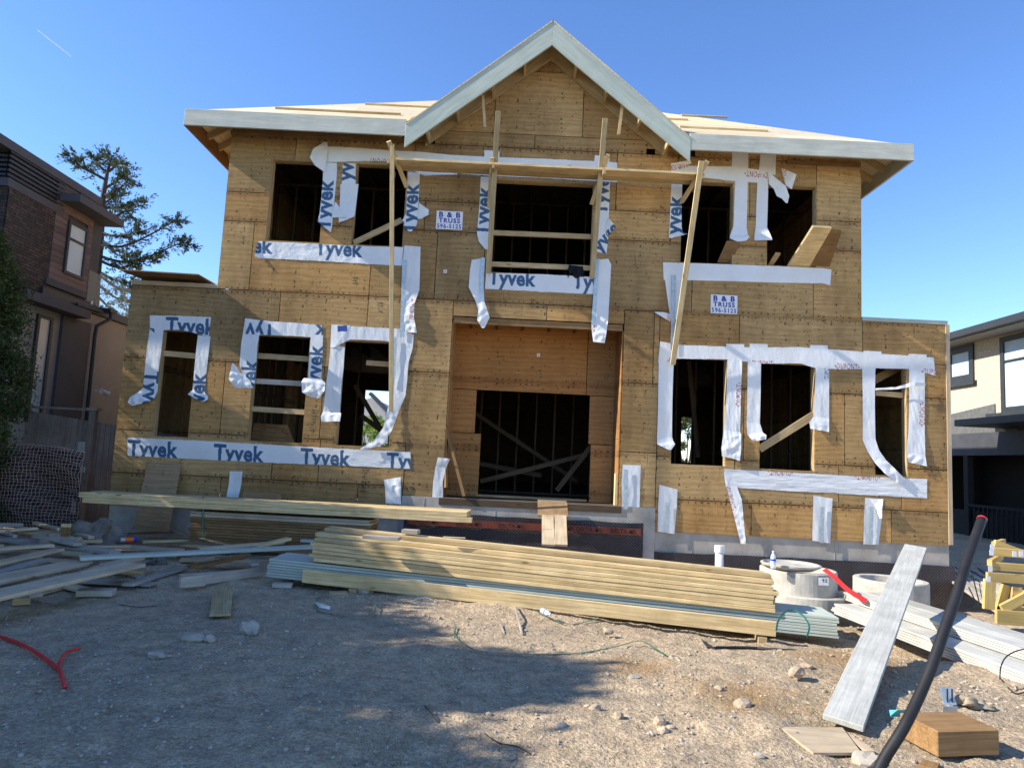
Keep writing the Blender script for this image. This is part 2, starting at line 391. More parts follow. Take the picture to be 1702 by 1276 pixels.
        if len(s.f) < 60000:
            bm = bmesh.new(); bm.from_mesh(me); bmesh.ops.recalc_face_normals(bm, faces=bm.faces); bm.to_mesh(me); bm.free()
        me.materials.append(MAT[mat])
        o = link_mesh(name, me, parent)
        if parent is None: o.location = o0
        if smooth: me.shade_smooth()
        if bevel:
            md = o.modifiers.new('bevel', 'BEVEL'); md.width = bevel; md.segments = 1; md.limit_method = 'ANGLE'
        return o
HEDGE = [(-11.3, 10.9, 6.5, 1.3, .9), (-9.9, 9.2, 5.6, 1.0, .9), (-9.8, 7.5, 5.6, 1.0, .9), (-9.8, 5.9, 5.5, 1.0, .9), (-9.8, 4.1, 6.8, 1.0, .9), (-9.8, 2.6, 6.2, 1.1, 1.0), (-9.8, 1.3, 5.9, 1.0, .9), (-9.8, -.2, 6.0, 1.0, .9), (-11.2, 5.2, 6.6, 1.0, 1.0), (-11.2, 2.0, 6.4, 1.0, 1.0), (-11.2, 8.0, 6.6, 1.0, 1.0), (-10.6, 2.2, 6.5, 1.1, .9), (-10.6, 3.5, 6.6, 1.0, .9), (-10.6, 6.6, 6.2, 1.0, .9), (-10.6, .9, 6.3, 1.0, .9)]
# =================== GROUND ===================
def sstep(a, b, x):
    t = np.clip((x-a)/(b-a), 0, 1); return t*t*(3-2*t)
def nz(x, y, s, seed=0.0):
    return noise.noise(Vector((x*s+seed, y*s-seed*.7, seed)))
def ghbase(x, y):
    """large shape of the lot: flat yard, low mound on the right, shallow trench along the house"""
    z = .05*nz(x, y, .5, 3)+.032*nz(x, y, 1.6, 9)+.02*float(sstep(0, 1.5, x))*nz(x, y, 2.7, 31)
    tr = float(sstep(10.1, 11.4, y))*float(sstep(-2.2, -.6, x)+0)*(1-float(sstep(8.3, 8.8, x)))*(1-float(sstep(12.8, 13.2, y)))
    z -= .5*tr
    z += .07*math.exp(-((x-2.6)**2/1.6+(y-5.8)**2/.8))
    z -= .20*float(sstep(-.5, 3, x))*float(sstep(6.2, 7.4, y))
    return z
def gh(x, y): return ghbase(x, y)
def axis(lo, hi, step, far):
    a = list(np.arange(lo, hi, step)); d = step; p = hi
    out = [p]
    while p < far: d *= 1.35; p += d; out.append(p)
    d = step; q = lo; low = []
    while q > -far: d *= 1.35; q -= d; low.append(q)
    return np.array(low[::-1]+a+out)
xs = axis(-6.5, 6.5, .045, 400); ys = axis(2.4, 10.5, .045, 400)
gv = []
for y in ys:
    for x in xs:
        near = 1 if (-8 < x < 9 and 1 < y < 14) else 0
        z = ghbase(x, y) if abs(x) < 12 and -3 < y < 15 else 0
        if near:
            f = 1-float(sstep(9.5, 11, y))*.5
            z += f*(.012*nz(x, y, 7, 1)+.007*nz(x, y, 17, 5)+.005*abs(nz(x, y, 31, 2)))
            r_ = float(sstep(.2, 1.4, x))          # rougher, clodded dirt on the right
            z += r_*(.034*max(0, nz(x, y, 2.6, 7))+.030*max(0, nz(x, y, 7.3, 17)-.15)+.016*abs(nz(x, y, 13, 8)))+.014*max(0, nz(x, y, 9, 27)-.2)
        gv.append((x, y, z))
nx, ny = len(xs), len(ys)
gf = [(j*nx+i, j*nx+i+1, (j+1)*nx+i+1, (j+1)*nx+i) for j in range(ny-1) for i in range(nx-1)]
me = bpy.data.meshes.new('ground'); me.from_pydata(gv, [], gf); me.shade_smooth(); me.materials.append(MAT['dirt'])
tag(link_mesh('ground', me), kind='structure')

ICO_V = None
def ico():
    global ICO_V, ICO_F
    if ICO_V is None:
        bm = bmesh.new(); bmesh.ops.create_icosphere(bm, subdivisions=1, radius=1)
        ICO_V = np.array([v.co[:] for v in bm.verts]); ICO_F = np.array([[v.index for v in f.verts] for f in bm.faces]); bm.free()
    return ICO_V, ICO_F
rs = np.random.RandomState(3)
def scatter_rocks(name, n, region, rmin, rmax, mat, dens, kind='stuff', flat=.6, power=3.2):
    V, F = ico(); vs = []; fs = []; k = 0; tone = []
    while k < n:
        x = rs.uniform(region[0], region[1]); y = rs.uniform(region[2], region[3])
        if rs.rand() > dens(x, y): continue
        r = rmin+(rmax-rmin)*rs.rand()**power
        sc = np.array([1, rs.uniform(.6, 1), rs.uniform(.4, .8)*flat/.6])*r
        a = rs.uniform(0, 6.28); R = np.array([[math.cos(a), -math.sin(a), 0], [math.sin(a), math.cos(a), 0], [0, 0, 1]])
        v = V*(1+rs.uniform(-.22, .22, (len(V), 1)))*sc
        v = v@R.T+np.array([x, y, gh(x, y)+r*.18+.004])
        vs.append(v); fs.append(F+k*len(V)); tone.append(np.full(len(V), rs.rand())); k += 1
    vs = np.concatenate(vs); fs = np.concatenate(fs)
    me = bpy.data.meshes.new(name); me.from_pydata(vs.tolist(), [], fs.tolist())
    me.materials.append(MAT[mat]); o = link_mesh(name, me)
    return tag(o, kind=kind)
def dg(x, y): return (.6+.4*float(sstep(0, 1.5, x)))*min(1, 5/max(y, 1))*(0.35+.65*(nz(x, y, 1.2, 4) > -.05))
o = scatter_rocks('gravel', 12000, (-5.5, 6, 2.6, 9.8), .003, .017, 'rock', dg, power=3.5)
tag(o, 'fine grey gravel and crumbs of dirt strewn across the yard', 'gravel')
o = scatter_rocks('pebbles', 2600, (-3, 4.8, 3, 8.8), .007, .026, 'rock_tan', lambda x, y: (.12+.88*float(sstep(.4, 2, x)))*(.15+.85*(nz(x, y, 1.7, 14) > 0)), power=3.4, flat=.5)
tag(o, 'tan pebbles and dry dirt clods scattered in the sunlit dirt', 'pebbles')
# straw, splinters and dry grass
gvv = MB()
for i in range(1500):
    x = rnd.uniform(-3.5, 5); y = rnd.uniform(3, 8.5)
    if rnd.random() > (.25 if x < .3 else 1): continue
    z = gh(x, y)+.012; a = rnd.uniform(0, 6.28); L = rnd.uniform(.015, .06)
    d = Vector((math.cos(a), math.sin(a), rnd.uniform(-.1, .25)))*L; sd = Vector((-math.sin(a), math.cos(a), 0))*.0016
    p = Vector((x, y, z)); gvv.add([p-sd, p+sd, p+d+sd, p+d-sd], [(0, 1, 2, 3)])
for (cx, cy, rr, n) in ((1.75, 5.1, .4, 420), (1.1, 5.7, .35, 180), (2.6, 5.4, .4, 200), (-.55, 4.05, .28, 200), (2.05, 4.65, .15, 120), (3.2, 4.9, .4, 160), (.1, 4.2, .3, 60)):
    for i in range(n):
        x = rnd.gauss(cx, rr*.6); y = rnd.gauss(cy, rr*.5); z = gh(x, y); h = rnd.uniform(.015, .05)
        a = rnd.uniform(0, 6.28); sd = Vector((math.cos(a), math.sin(a), 0))*.002
        p = Vector((x, y, z)); q = p+Vector((rnd.gauss(0, .02), rnd.gauss(0, .02), h)); gvv.add([p-sd, p+sd, q], [(0, 1, 2)])
tag(gvv.build('dry_grass', 'dry_grass'), 'sparse dry grass blades and straw bits on the dirt', 'grass', kind='stuff')

# =================== THE UNFINISHED HOUSE ===================
Y0 = 12.3
HX0, HX1, UX0, UX1 = -6.79, 7.62, -5.28, 6.11
house = empty('unfinished_house', (0.4, Y0, .5), 'two storey plywood clad house under construction with white house wrap round its window holes', 'house')
W = dict(W1=(-4.50, -3.54, 5.26, 6.75), W2=(-2.98, -2.07, 5.26, 6.755), WC=(-.56, 1.30, 4.88, 6.58),
         W4=(2.88, 3.80, 5.23, 6.73), W5=(4.42, 5.30, 5.25, 6.74), W6=(-6.16, -5.54, 1.70, 3.56), W7=(-4.52, -3.57, 1.70, 3.555),
         W8=(-2.99, -2.07, 1.70, 3.535), W9=(2.80, 3.74, 1.66, 3.53), W10=(4.33, 5.28, 1.65, 3.51), W11=(6.33, 6.89, 1.64, 3.53),
         EN=(-1.10, 1.92, .88, 4.06))
def sub_rect(r, o):
    x0, x1, z0, z1 = r; a0, a1, b0, b1 = o
    if a0 >= x1 or a1 <= x0 or b0 >= z1 or b1 <= z0: return [r]
    out = []
    if b1 < z1: out.append((x0, x1, b1, z1))
    if b0 > z0: out.append((x0, x1, z0, b0))
    zz0, zz1 = max(z0, b0), min(z1, b1)
    if a0 > x0: out.append((x0, a0, zz0, zz1))
    if a1 < x1: out.append((a1, x1, zz0, zz1))
    return out
def ply_wall(mb, sheets, openings, Y, clip=None, th=.018):
    edge = []
    for (x0, x1, z0, z1) in sheets:
        g = .006
        rects = [(x0+g, x1-g, z0+g, z1-g)]
        for o in openings: rects = [q for r in rects for q in sub_rect(r, o)]
        off = Vector((rnd.uniform(-30, 30), 0, rnd.uniform(-30, 30)))
        ox = round(off.x/.406)*.406; oz = round(off.z/.127)*.127
        tn = rnd.random(); dy = rnd.uniform(-.002, .002)
        for (a, b, c, d) in rects:
            nxx = max(1, int((b-a)/.25)); 
            pts = [(a, c), (b, c), (b, d), (a, d)]
            if clip: pts = clip(pts)
            if len(pts) < 3: continue
            n = len(pts)
            v = [(x, Y+dy, z) for x, z in pts]+[(x, Y+dy+th, z) for x, z in pts]
            pc = [(x-x0+ox, 0, z-z0+oz) for x, z in pts]*2
            mb.add(v, [tuple(range(n)), tuple(range(n, 2*n))[::-1]]+[(i, n+i, n+(i+1) % n, (i+1) % n) for i in range(n)], pc, tn)
sheets = []
def row(z0, z1, xs_):
    for a, b in zip(xs_[:-1], xs_[1:]): sheets.append((a, b, z0, z1))
# first floor
row(.50, 1.06, (HX0, -4.9, -2.55, -1.78)); row(1.06, 1.79, (HX0, -5.62, -4.05, -3.25, -1.78))
row(.90, 1.82, (-1.78, -1.10)); row(1.79, 3.05, (HX0, -5.0, -3.28, -1.10)); row(3.05, 4.34, (HX0, -4.15, -2.6, -1.10))
row(4.06, 4.34, (-1.10, .55, 1.92))
row(.90, 1.83, (1.92, 2.55)); row(1.83, 3.03, (1.92, 2.55)); row(3.03, 4.32, (1.92, 2.45, 2.55))
row(.50, 1.06, (2.55, 4.2, 6.6, HX1)); row(1.06, 1.78, (2.55, 3.9, 5.7, 6.78, HX1))
row(1.78, 3.02, (2.55, 4.05, 5.8, 7.12, HX1)); row(3.02, 3.62, (2.55, 4.9, 7.12, HX1)); row(3.62, 4.33, (2.55, 3.95, 6.12, HX1))
# second floor
row(4.34, 5.58, (UX0, -4.72, -2.6, -1.45, -.6, 1.35)); row(4.32, 5.58, (1.35, 3.1, 5.25, UX1))
row(5.58, 6.12, (UX0, -3.2, -1.7, .4, 2.7, UX1)); row(6.12, 7.19, (UX0, -4.1, -1.95, -.45, 1.7, 2.8, 4.1, 5.3, UX1))
row(7.19, 7.60, (UX0, -3.6, -2.2)); row(7.19, 7.60, (3.1, 5.2, UX1))
wall = MB(); ply_wall(wall, sheets, list(W.values()), Y0)
AX, AZ, SL = .41, 9.27, .825      # apex of the gable and its slope
def clip_gable(pts):
    def cut(pts, f):
        out = []
        for i in range(len(pts)):
            p, q = pts[i], pts[(i+1) % len(pts)]; fp, fq = f(p), f(q)
            if fp >= 0: out.append(p)
            if fp*fq < 0: t = fp/(fp-fq); out.append((p[0]+(q[0]-p[0])*t, p[1]+(q[1]-p[1])*t))
        return out
    pts = cut(pts, lambda p: AZ-.06-SL*(AX-p[0])-p[1])
    return cut(pts, lambda p: AZ-.06-SL*(p[0]-AX)-p[1]) if len(pts) > 2 else pts
sheets = []
row(7.19, 7.45, (-2.2, .2, 3.1)); row(7.45, 8.66, (-2.2, -.55, 1.05, 3.1)); row(8.66, 9.3, (-1, 2))
ply_wall(wall, sheets, [(-1.77, -1.60, 7.19, 7.30), (2.22, 2.38, 7.19, 7.30)], Y0, clip_gable)
# side walls, thick
for (x, y1, z1, z0) in ((HX0, 24, 4.40, .5), (HX1, 24, 4.33, .5), (UX0, 24, 7.6, 4.45), (UX1, 24, 7.6, 4.4)):
    s_ = 1 if x < 0 else -1
    for k in range(5):
        ya = Y0+.02+k*2.34; wall.box(x, x+s_*.02, ya, min(ya+2.33, y1), z0, z1)
wall.build('plywood_sheathing', 'plywood', house)
# foundation wall and dimpled membrane
fd = MB()
fd.box(HX0+.02, -1.78, Y0+.03, Y0+.3, -.7, .56); fd.box(-1.78, 2.55, Y0-.02, Y0+.3, -.7, .90); fd.box(2.55, HX1-.02, Y0+.03, Y0+.3, -.7, .54)
for k in range(4): fd.box(3.2+k*1.22, 3.206+k*1.22, Y0+.026, Y0+.031, .12, .52)
for k in range(3): fd.box(-1.4+k*1.22, -1.394+k*1.22, Y0-.024, Y0-.019, .5, .88)
fd.build('foundation_wall', 'concrete', house)
mb = MB()
for (x0, x1, z1, yy, w_) in ((-1.72, 2.35, .63, Y0-.04, .0), (2.35, HX1+.05, .17, Y0, .05)):
    n = 60; vs = []; pcs = []; fs = []
    for i in range(n+1):
        x = x0+(x1-x0)*i/n
        for j in range(9):
            z = z1-(z1+.75)*j/8; dy = .02*nz(x, z, 1.4, 2)+.012*nz(x, z, 5, 2)
            vs.append((x, yy-.02+dy, z+(.012*nz(x, 0, 3, 5) if j == 0 else 0))); pcs.append((x, 0, z))
    fs = [(i*9+j, i*9+j+1, (i+1)*9+j+1, (i+1)*9+j) for i in range(n) for j in range(8)]
    mb.add(vs, fs, pcs, .5)
mb.build('dimple_membrane', 'dimple_membrane', house, smooth=True)
mb = MB(); mb.box(-1.66, 2.3, Y0-.105, Y0-.095, .43, .545); mb.build('orange_band', 'orange_band', house)

def text_mesh(body, size, off=.0, spacing=1.0):
    cu = bpy.data.curves.new('t', 'FONT'); cu.body = body; cu.size = size; cu.align_x = 'CENTER'; cu.align_y = 'CENTER'; cu.offset = off
    cu.space_character = spacing; cu.resolution_u = 3
    o = bpy.data.objects.new('t', cu); COL.objects.link(o); dg_ = bpy.context.evaluated_depsgraph_get(); dg_.update()
    me = bpy.data.meshes.new_from_object(o.evaluated_get(dg_)); bpy.data.objects.remove(o); return me
TXT = {}
def text_data(body, off, spacing=1.0):
    k = (body, off, spacing)
    if k not in TXT:
        me = text_mesh(body, 1, off, spacing)
        vs = np.array([v.co[:] for v in me.vertices]); fs = [tuple(p.vertices) for p in me.polygons]
        vs[:, :2] -= (vs.min(0)+vs.max(0))[:2]/2; TXT[k] = (vs, fs, (vs.max(0)-vs.min(0))[:2])
    return TXT[k]
STRETCH = {'DELTA-MS': 1.3, 'B & B': .95, '596-5125': 1.15}
def lettering(items, name, mat, parent):
    """flat printed letters: (text, centre, x axis, z axis, width, offset)"""
    mb = MB()
    for (body, c, ax, az, width, off) in items:
        vs, fs, sz = text_data(body, off, 1.22); k = width/sz[0]; ky = k*STRETCH.get(body, 1)
        mb.add([Vector(c)+Vector(ax)*(v[0]*k)+Vector(az)*(v[1]*ky) for v in vs], fs, None, .5)
    return mb.build(name, mat, parent)
XA, ZA = (1, 0, 0), (0, 0, 1)
lettering([('DELTA-MS', (x, Y0-.108, .487), XA, ZA, .42, .015) for x in (-1.35, -.62, .1, .95, 1.42, 2.0)], 'lettering', 'ink_black', house)

# window rough framing: jamb studs, header, sill
for k, (x0, x1, z0, z1) in W.items():
    if k == 'EN': continue
    mb = MB(); y0, y1 = Y0+.019, Y0+.16; t_ = .038
    e = .006
    mb.box(x0-t_+e, x0+e, y0, y1, z0-.1, z1+.05); mb.box(x1-e, x1+t_-e, y0, y1, z0-.1, z1+.05)
    mb.box(x0+e, x1-e, y0, y1, z1-e, z1+.2); mb.box(x0+e, x1-e, y0, y1, z0-t_, z0+e)
    mb.build('window_frame', 'framing', house)
def inboard(p0, p1, wd, th, Y, mat='framing', name='guard_board', label=None):
    mb = MB(); a = at(*p0, Y); b = at(*p1, Y); mb.beam(a, b, th, wd); o = mb.build(name, mat, house)
    if label: o['label'] = label
# boards across the holes
inboard((270, 587), (330, 592), .095, .04, 12.42)
inboard((425, 591), (516, 597), .095, .04, 12.40); inboard((420, 633), (508, 638), .09, .04, 12.40, 'grey_board'); inboard((415, 679), (506, 685), .09, .04, 12.40)
inboard((609, 603), (652, 606), .09, .04, 12.6)
inboard((817, 387), (985, 394), .09, .04, 12.40); inboard((812, 439), (983, 446), .09, .04, 12.40)
inboard((588, 404), (668, 366), .10, .04, 12.36, name='diagonal_brace'); inboard((1262, 746), (1352, 690), .13, .04, 12.36, name='diagonal_brace')
inboard((1455, 653), (1510, 658), .09, .04, 12.42); inboard((1452, 632), (1500, 606), .14, .04, 12.8, name='diagonal_brace')

# porch recess
pr = MB(); Yb = 13.1
bsheets = [(-1.1, 1.38, 2.85, 4.2), (1.38, 1.92, 2.85, 4.2), (-1.1, -.64, 2.05, 2.85), (-1.1, -.52, .88, 2.05), (1.45, 1.92, 1.95, 2.85), (1.5, 1.92, .88, 1.95)]
ply_wall(pr, bsheets, [], Yb)
pr.box(-1.10, -1.082, Y0+.02, Yb, .88, 4.06); pr.box(-1.082, 1.90, Y0+.02, Yb, 4.03, 4.05)
for (a, b) in ((.88, 2.05), (2.055, 2.85), (2.855, 4.03)): pr.box(1.90, 1.918, Y0+.02, Yb, a, b)
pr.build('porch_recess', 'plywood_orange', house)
pf = MB(); pf.box(-1.1, 1.92, Y0-.01, Yb+.02, .86, .905); pf.box(-1.15, 1.97, Y0-.035, Y0-.012, .78, .895); pf.build('porch_floor', 'dim_framing', house)
pb = MB(); pb.box(-.56, 1.46, Yb-.045, Yb, .906, .945); pb.build('door_threshold', 'framing', house); pb = MB(); pb.box(-1.1, 1.92, Y0+.02, Y0+.06, 3.94, 4.03); pb.build('header_board', 'timber', house); pb = MB()
pb.box(1.86, 1.90, Y0+.03, Y0+.17, .906, 1.45); pb.build('corner_stud', 'fresh_lumber', house)

# interior: floors, partitions, far wall with an opening
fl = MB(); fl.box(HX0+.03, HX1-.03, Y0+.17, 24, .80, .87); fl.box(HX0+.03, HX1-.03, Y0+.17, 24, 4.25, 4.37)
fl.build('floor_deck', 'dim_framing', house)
bw = MB()
bsh = [(x, min(x+2.44, HX1), z, z+1.2) for x in np.arange(HX0, HX1, 2.44) for z in (.87, 2.07, 3.27)]
op1 = tuple([at(607, 650, 23.9)[0], at(650, 650, 23.9)[0], at(628, 742, 23.9)[2], at(628, 649, 23.9)[2]])
oa_ = tuple([at(1133, 700, 23.9)[0], at(1150, 700, 23.9)[0], at(1140, 768, 23.9)[2], at(1140, 693, 23.9)[2]])
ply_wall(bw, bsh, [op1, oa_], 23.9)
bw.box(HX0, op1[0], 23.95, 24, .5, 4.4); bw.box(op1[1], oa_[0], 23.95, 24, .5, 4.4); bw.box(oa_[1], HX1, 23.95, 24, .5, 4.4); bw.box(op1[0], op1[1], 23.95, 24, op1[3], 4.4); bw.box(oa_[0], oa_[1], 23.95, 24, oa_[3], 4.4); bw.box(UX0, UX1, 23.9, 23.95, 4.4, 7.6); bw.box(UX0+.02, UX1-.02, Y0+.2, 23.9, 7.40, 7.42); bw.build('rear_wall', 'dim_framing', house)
# stud partitions
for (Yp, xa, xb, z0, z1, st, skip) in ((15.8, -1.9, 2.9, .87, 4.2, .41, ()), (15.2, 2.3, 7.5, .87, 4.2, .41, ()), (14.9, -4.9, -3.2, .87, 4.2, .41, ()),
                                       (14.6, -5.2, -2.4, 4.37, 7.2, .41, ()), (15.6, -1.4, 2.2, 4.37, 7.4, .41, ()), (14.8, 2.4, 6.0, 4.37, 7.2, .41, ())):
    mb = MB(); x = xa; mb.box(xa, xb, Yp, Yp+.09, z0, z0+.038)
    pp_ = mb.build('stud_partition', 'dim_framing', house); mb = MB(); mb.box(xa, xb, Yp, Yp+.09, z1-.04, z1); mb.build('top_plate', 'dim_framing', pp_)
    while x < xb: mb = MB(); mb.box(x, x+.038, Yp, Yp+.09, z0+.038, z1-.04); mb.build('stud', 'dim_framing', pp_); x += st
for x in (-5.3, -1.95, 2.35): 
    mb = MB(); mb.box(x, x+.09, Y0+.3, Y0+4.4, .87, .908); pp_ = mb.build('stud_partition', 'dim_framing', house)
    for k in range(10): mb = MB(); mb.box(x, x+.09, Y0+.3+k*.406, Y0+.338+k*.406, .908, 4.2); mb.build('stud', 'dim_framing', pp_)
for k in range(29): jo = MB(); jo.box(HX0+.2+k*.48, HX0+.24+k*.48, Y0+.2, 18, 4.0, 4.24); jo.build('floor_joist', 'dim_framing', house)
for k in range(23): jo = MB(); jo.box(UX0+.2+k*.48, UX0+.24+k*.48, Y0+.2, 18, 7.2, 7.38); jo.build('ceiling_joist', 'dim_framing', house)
for (a, b, Y_) in (((780, 680), (960, 800), 15.5), ((798, 800), (975, 755), 14.4), ((795, 770), (900, 790), 14.9), ((925, 815), (982, 742), 13.6), ((1145, 600), (1160, 760), 14.6), ((590, 640), (640, 725), 14.2), ((600, 690), (645, 724), 14.1)):
    br_ = MB(); br_.beam(at(*a, Y_), at(*b, Y_), .04, .09); br_.build('interior_brace', 'dim_framing', house)
mb = MB(); a = at(420, 703, 13.2); mb.poly([at(422, 703, 13.3), at(478, 706, 13.3), at(493, 745, 13.2), at(414, 745, 13.2)], (0, .02, 0)); mb.build('leaning_panel', 'scrap_ply', house)

# ---------- roof ----------
def quad_slab(mb, a, b, c, d, th=.02):
    a, b, c, d = map(Vector, (a, b, c, d)); n = (b-a).cross(d-a).normalized()
    if n.z < 0: n = -n
    vs = [a, b, c, d, a-n*th, b-n*th, c-n*th, d-n*th]
    L = (b-a).length; H = (d-a).length; pc = [(0, 0, 0), (L, 0, 0), ((c-a).dot((b-a).normalized()), 0, H), ((d-a).dot((b-a).normalized()), 0, H)]*2
    mb.add(vs, [(0, 1, 2, 3), (7, 6, 5, 4), (0, 4, 5, 1), (1, 5, 6, 2), (2, 6, 7, 3), (3, 7, 4, 0)], pc)
EY, EZ, EX0, EX1 = 11.76, 7.335, -5.85, 6.71; TP = math.tan(math.radians(32)); RUN = 4.0
roof = MB()
def roofrows(P0, P1, inward, up_, run):
    """one hip face made of rows of sheets; P0->P1 eave line, inward unit vector"""
    P0, P1 = Vector(P0), Vector(P1); e = (P1-P0).normalized(); L = (P1-P0).length; r = 0
    while r < run-1e-6:
        r2 = min(r+1.03, run)
        a, b = r, L-r; a2, b2 = r2, L-r2; x = a
        cuts = [a]+[q for q in np.arange(a+rnd.uniform(.8, 2.4), b-.3, 2.44)]+[b]
        for i in range(len(cuts)-1):
            u0, u1 = cuts[i]+.003, cuts[i+1]-.003
            t0, t1 = min(max(u0, a2), b2), min(max(u1, a2), b2)
            f = lambda u, rr: P0+e*u+inward*rr+Vector((0, 0, rr*TP))
            quad_slab(roof, f(u0, r+.003), f(u1, r+.003), f(t1, r2), f(t0, r2))
        r = r2
def fpt(x, r): return Vector((x, EY+r, EZ+r*TP))
for (xa, xb, sa, sb) in ((EX0, AX-2.44, 1, 0), (AX+2.43, EX1, 0, -1)):
    cuts = [xa]+[q for q in np.arange(xa+1.7, xb-.3, 2.44)]+[xb]
    for i in range(len(cuts)-1):
        a_, b_ = cuts[i]+.003, cuts[i+1]-.003; r_ = .6
        quad_slab(roof, fpt(a_, .003), fpt(b_, .003), fpt(b_-(r_ if sb and i == len(cuts)-2 else 0), r_), fpt(a_+(r_ if sa and i == 0 else 0), r_))
roofrows((EX0+.6, EY+.6, EZ+.6*TP), (EX1-.6, EY+.6, EZ+.6*TP), Vector((0, 1, 0)), 0, RUN-.6)
roofrows((EX0, 25, EZ), (EX0, EY, EZ), Vector((1, 0, 0)), 0, RUN)
roofrows((EX1, EY, EZ), (EX1, 25, EZ), Vector((-1, 0, 0)), 0, RUN)
zt = EZ+RUN*TP; roof.box(EX0+RUN, EX1-RUN, EY+RUN, 25, zt-.02, zt)
# gable deck
for s_ in (-1, 1):
    for k, (r0_, r1_) in enumerate(((0, 1.55), (1.55, 3.2))):
        xa, xb = AX+s_*r0_*.772, AX+s_*min(r1_*.772, 2.46)
        for (ya, yb) in ((11.70, 14.1), (14.1, 17)):
            quad_slab(roof, (xa, ya, AZ-SL*abs(xa-AX)+.02), (xa, yb, AZ-SL*abs(xa-AX)+.02), (xb, yb, AZ-SL*abs(xb-AX)+.02), (xb, ya, AZ-SL*abs(xb-AX)+.02))
# side wings' flat tops
roof.box(HX0, UX0, Y0, 24, 4.40, 4.42); roof.box(UX1, HX1, Y0, 24, 4.33, 4.35)
roof.build('roof_deck', 'roof_ply', house)
for (xa, xb, rr) in ((-4.6, -2.3, .75), (-1.9, -1.0, 1.0), (-3.3, -1.6, 2.2), (2.3, 3.35, 2.2), (2.9, 4.55, .95), (3.4, 4.4, 3)):
    cl = MB(); cl.beam((xa, EY+rr, EZ+rr*TP+.022), (xb, EY+rr, EZ+rr*TP+.022), .09, .04, up=(0, -TP, 1)); cl.build('roof_cleat', 'fresh_lumber', house)
# fascia
fa = MB()
fa.box(EX0-.02, AX-2.46+.005, EY-.045, EY, 7.05, 7.345); fa.build('front_fascia', 'fascia_paint', house, bevel=.004); fa = MB(); fa.box(AX+2.45, EX1+.02, EY-.045, EY, 7.05, 7.345)
fa.build('front_fascia', 'fascia_paint', house, bevel=.004)
for x, s_ in ((EX0, -1), (EX1, 1)):
    fb = MB(); fb.box(x, x+s_*.04, EY, 24.8, 7.06, 7.34); fb.build('side_fascia', 'timber' if s_ < 0 else 'fascia_paint', house)
def rt_(*a, **k_): r_ = MB(); r_.beam(*a, **k_); r_.build('rafter_tail', 'framing', house)
for k in range(27):
    x = UX0+.05+k*.44
    if -2.0 < x < 2.8: continue
    rt_((x, EY+.01, EZ-.09), (x, Y0+.05, EZ+.5*TP-.09+.02), .038, .12)
for k in range(12):
    y = Y0+.3+k*.48
    for xa, xb in ((EX0+.01, UX0), (EX1-.01, UX1)): rt_((xa, y, EZ-.09), (xb, y, EZ+.5*TP-.07), .038, .12)
for (xa, ya, xb, yb) in ((EX0+.03, EY+.03, UX0+.1, Y0+.02), (EX1-.03, EY+.03, UX1-.1, Y0+.02)): rt_((xa, ya, EZ-.08), (xb, yb, EZ+.22), .04, .14)
ra = MB(); ra.box(UX0-.0, AX-2.5, Y0-.05, Y0-.012, 7.17, 7.25); ra.build('soffit_ledger', 'timber', house); ra = MB(); ra.box(4.75, UX1-.05, Y0-.05, Y0-.012, 7.13, 7.20)
ra.build('soffit_ledger', 'timber', house)
# rake boards of the gable and the yellow rafters behind them
for s_ in (-1, 1):
    xe = AX+s_*2.46; ze = AZ-SL*2.46
    mb = MB(); mb.poly([(AX, EY-.05, AZ), (xe, EY-.05, ze), (xe, EY-.05, ze-.40), (AX, EY-.05, AZ-.44)], (0, .045, 0), tone=.5,
                       pcs=[(0, 0, 0), (3.2, 0, 0), (3.2, .3, 0), (0, .3, 0)])
    mb.build('rake_board', 'primed', house, bevel=.004)
    mb = MB(); x2 = AX+s_*2.18; z2 = AZ-SL*2.18
    mb.poly([(AX, Y0-.06, AZ-.05), (x2, Y0-.06, z2-.05), (x2, Y0-.06, z2-.36), (AX, Y0-.06, AZ-.40)], (0, .045, 0), pcs=[(0, 0, 0), (2.9, 0, 0), (2.9, .3, 0), (0, .3, 0)])
    for d in (.45, 1.0, 1.6, 2.1):
        xx = AX+s_*d; zz = AZ-SL*d; mb.box(xx-.02, xx+.02, EY, Y0-.06, zz-.38, zz-.24)
    mb.build('gable_rafter', 'framing', house)
    mb = MB(); q = at(803, 160, 11.95) if s_ < 0 else at(1034, 176, 11.95); r = at(806, 213, 11.95) if s_ < 0 else at(1028, 225, 11.95)
    mb.beam(q, r, .09, .05, up=(1, 0, 0)); mb.build('hanging_block', 'framing', house)
# wing caps
mb = MB(); mb.box(HX0, UX0+.02, Y0-.002, Y0+.1, 4.345, 4.405); mb.build('wing_plate', 'weathered', house)
mb = MB(); mb.box(UX1+.003, HX1, Y0-.006, Y0+.12, 4.335, 4.40); mb.build('wing_plate', 'primed', house)
# corner posts
mb = MB(); mb.box(HX1-.04, HX1+.03, Y0-.012, Y0+.02, .52, 4.33); mb.build('corner_trim', 'weathered', house)

# galvanised hold-down straps
for (a, b) in (((672, 432), (668, 560)), ((803, 428), (798, 516)), ((993, 430), (986, 541)), ((1120, 457), (1118, 582)), ((656, 560), (652, 640)),
               ((1110, 835), (1108, 885)), ((1367, 842), (1366, 902)), ((1449, 842), (1447, 905)), ((1041, 780), (1040, 846)), ((655, 806), (654, 836))):
    mb = MB(); p, q = at(*a, Y0-.03), at(*b, Y0-.03); mb.beam(p, q, .07, .004, up=(0, 1, 0)); o = mb.build('metal_strap', 'galvanised', house)
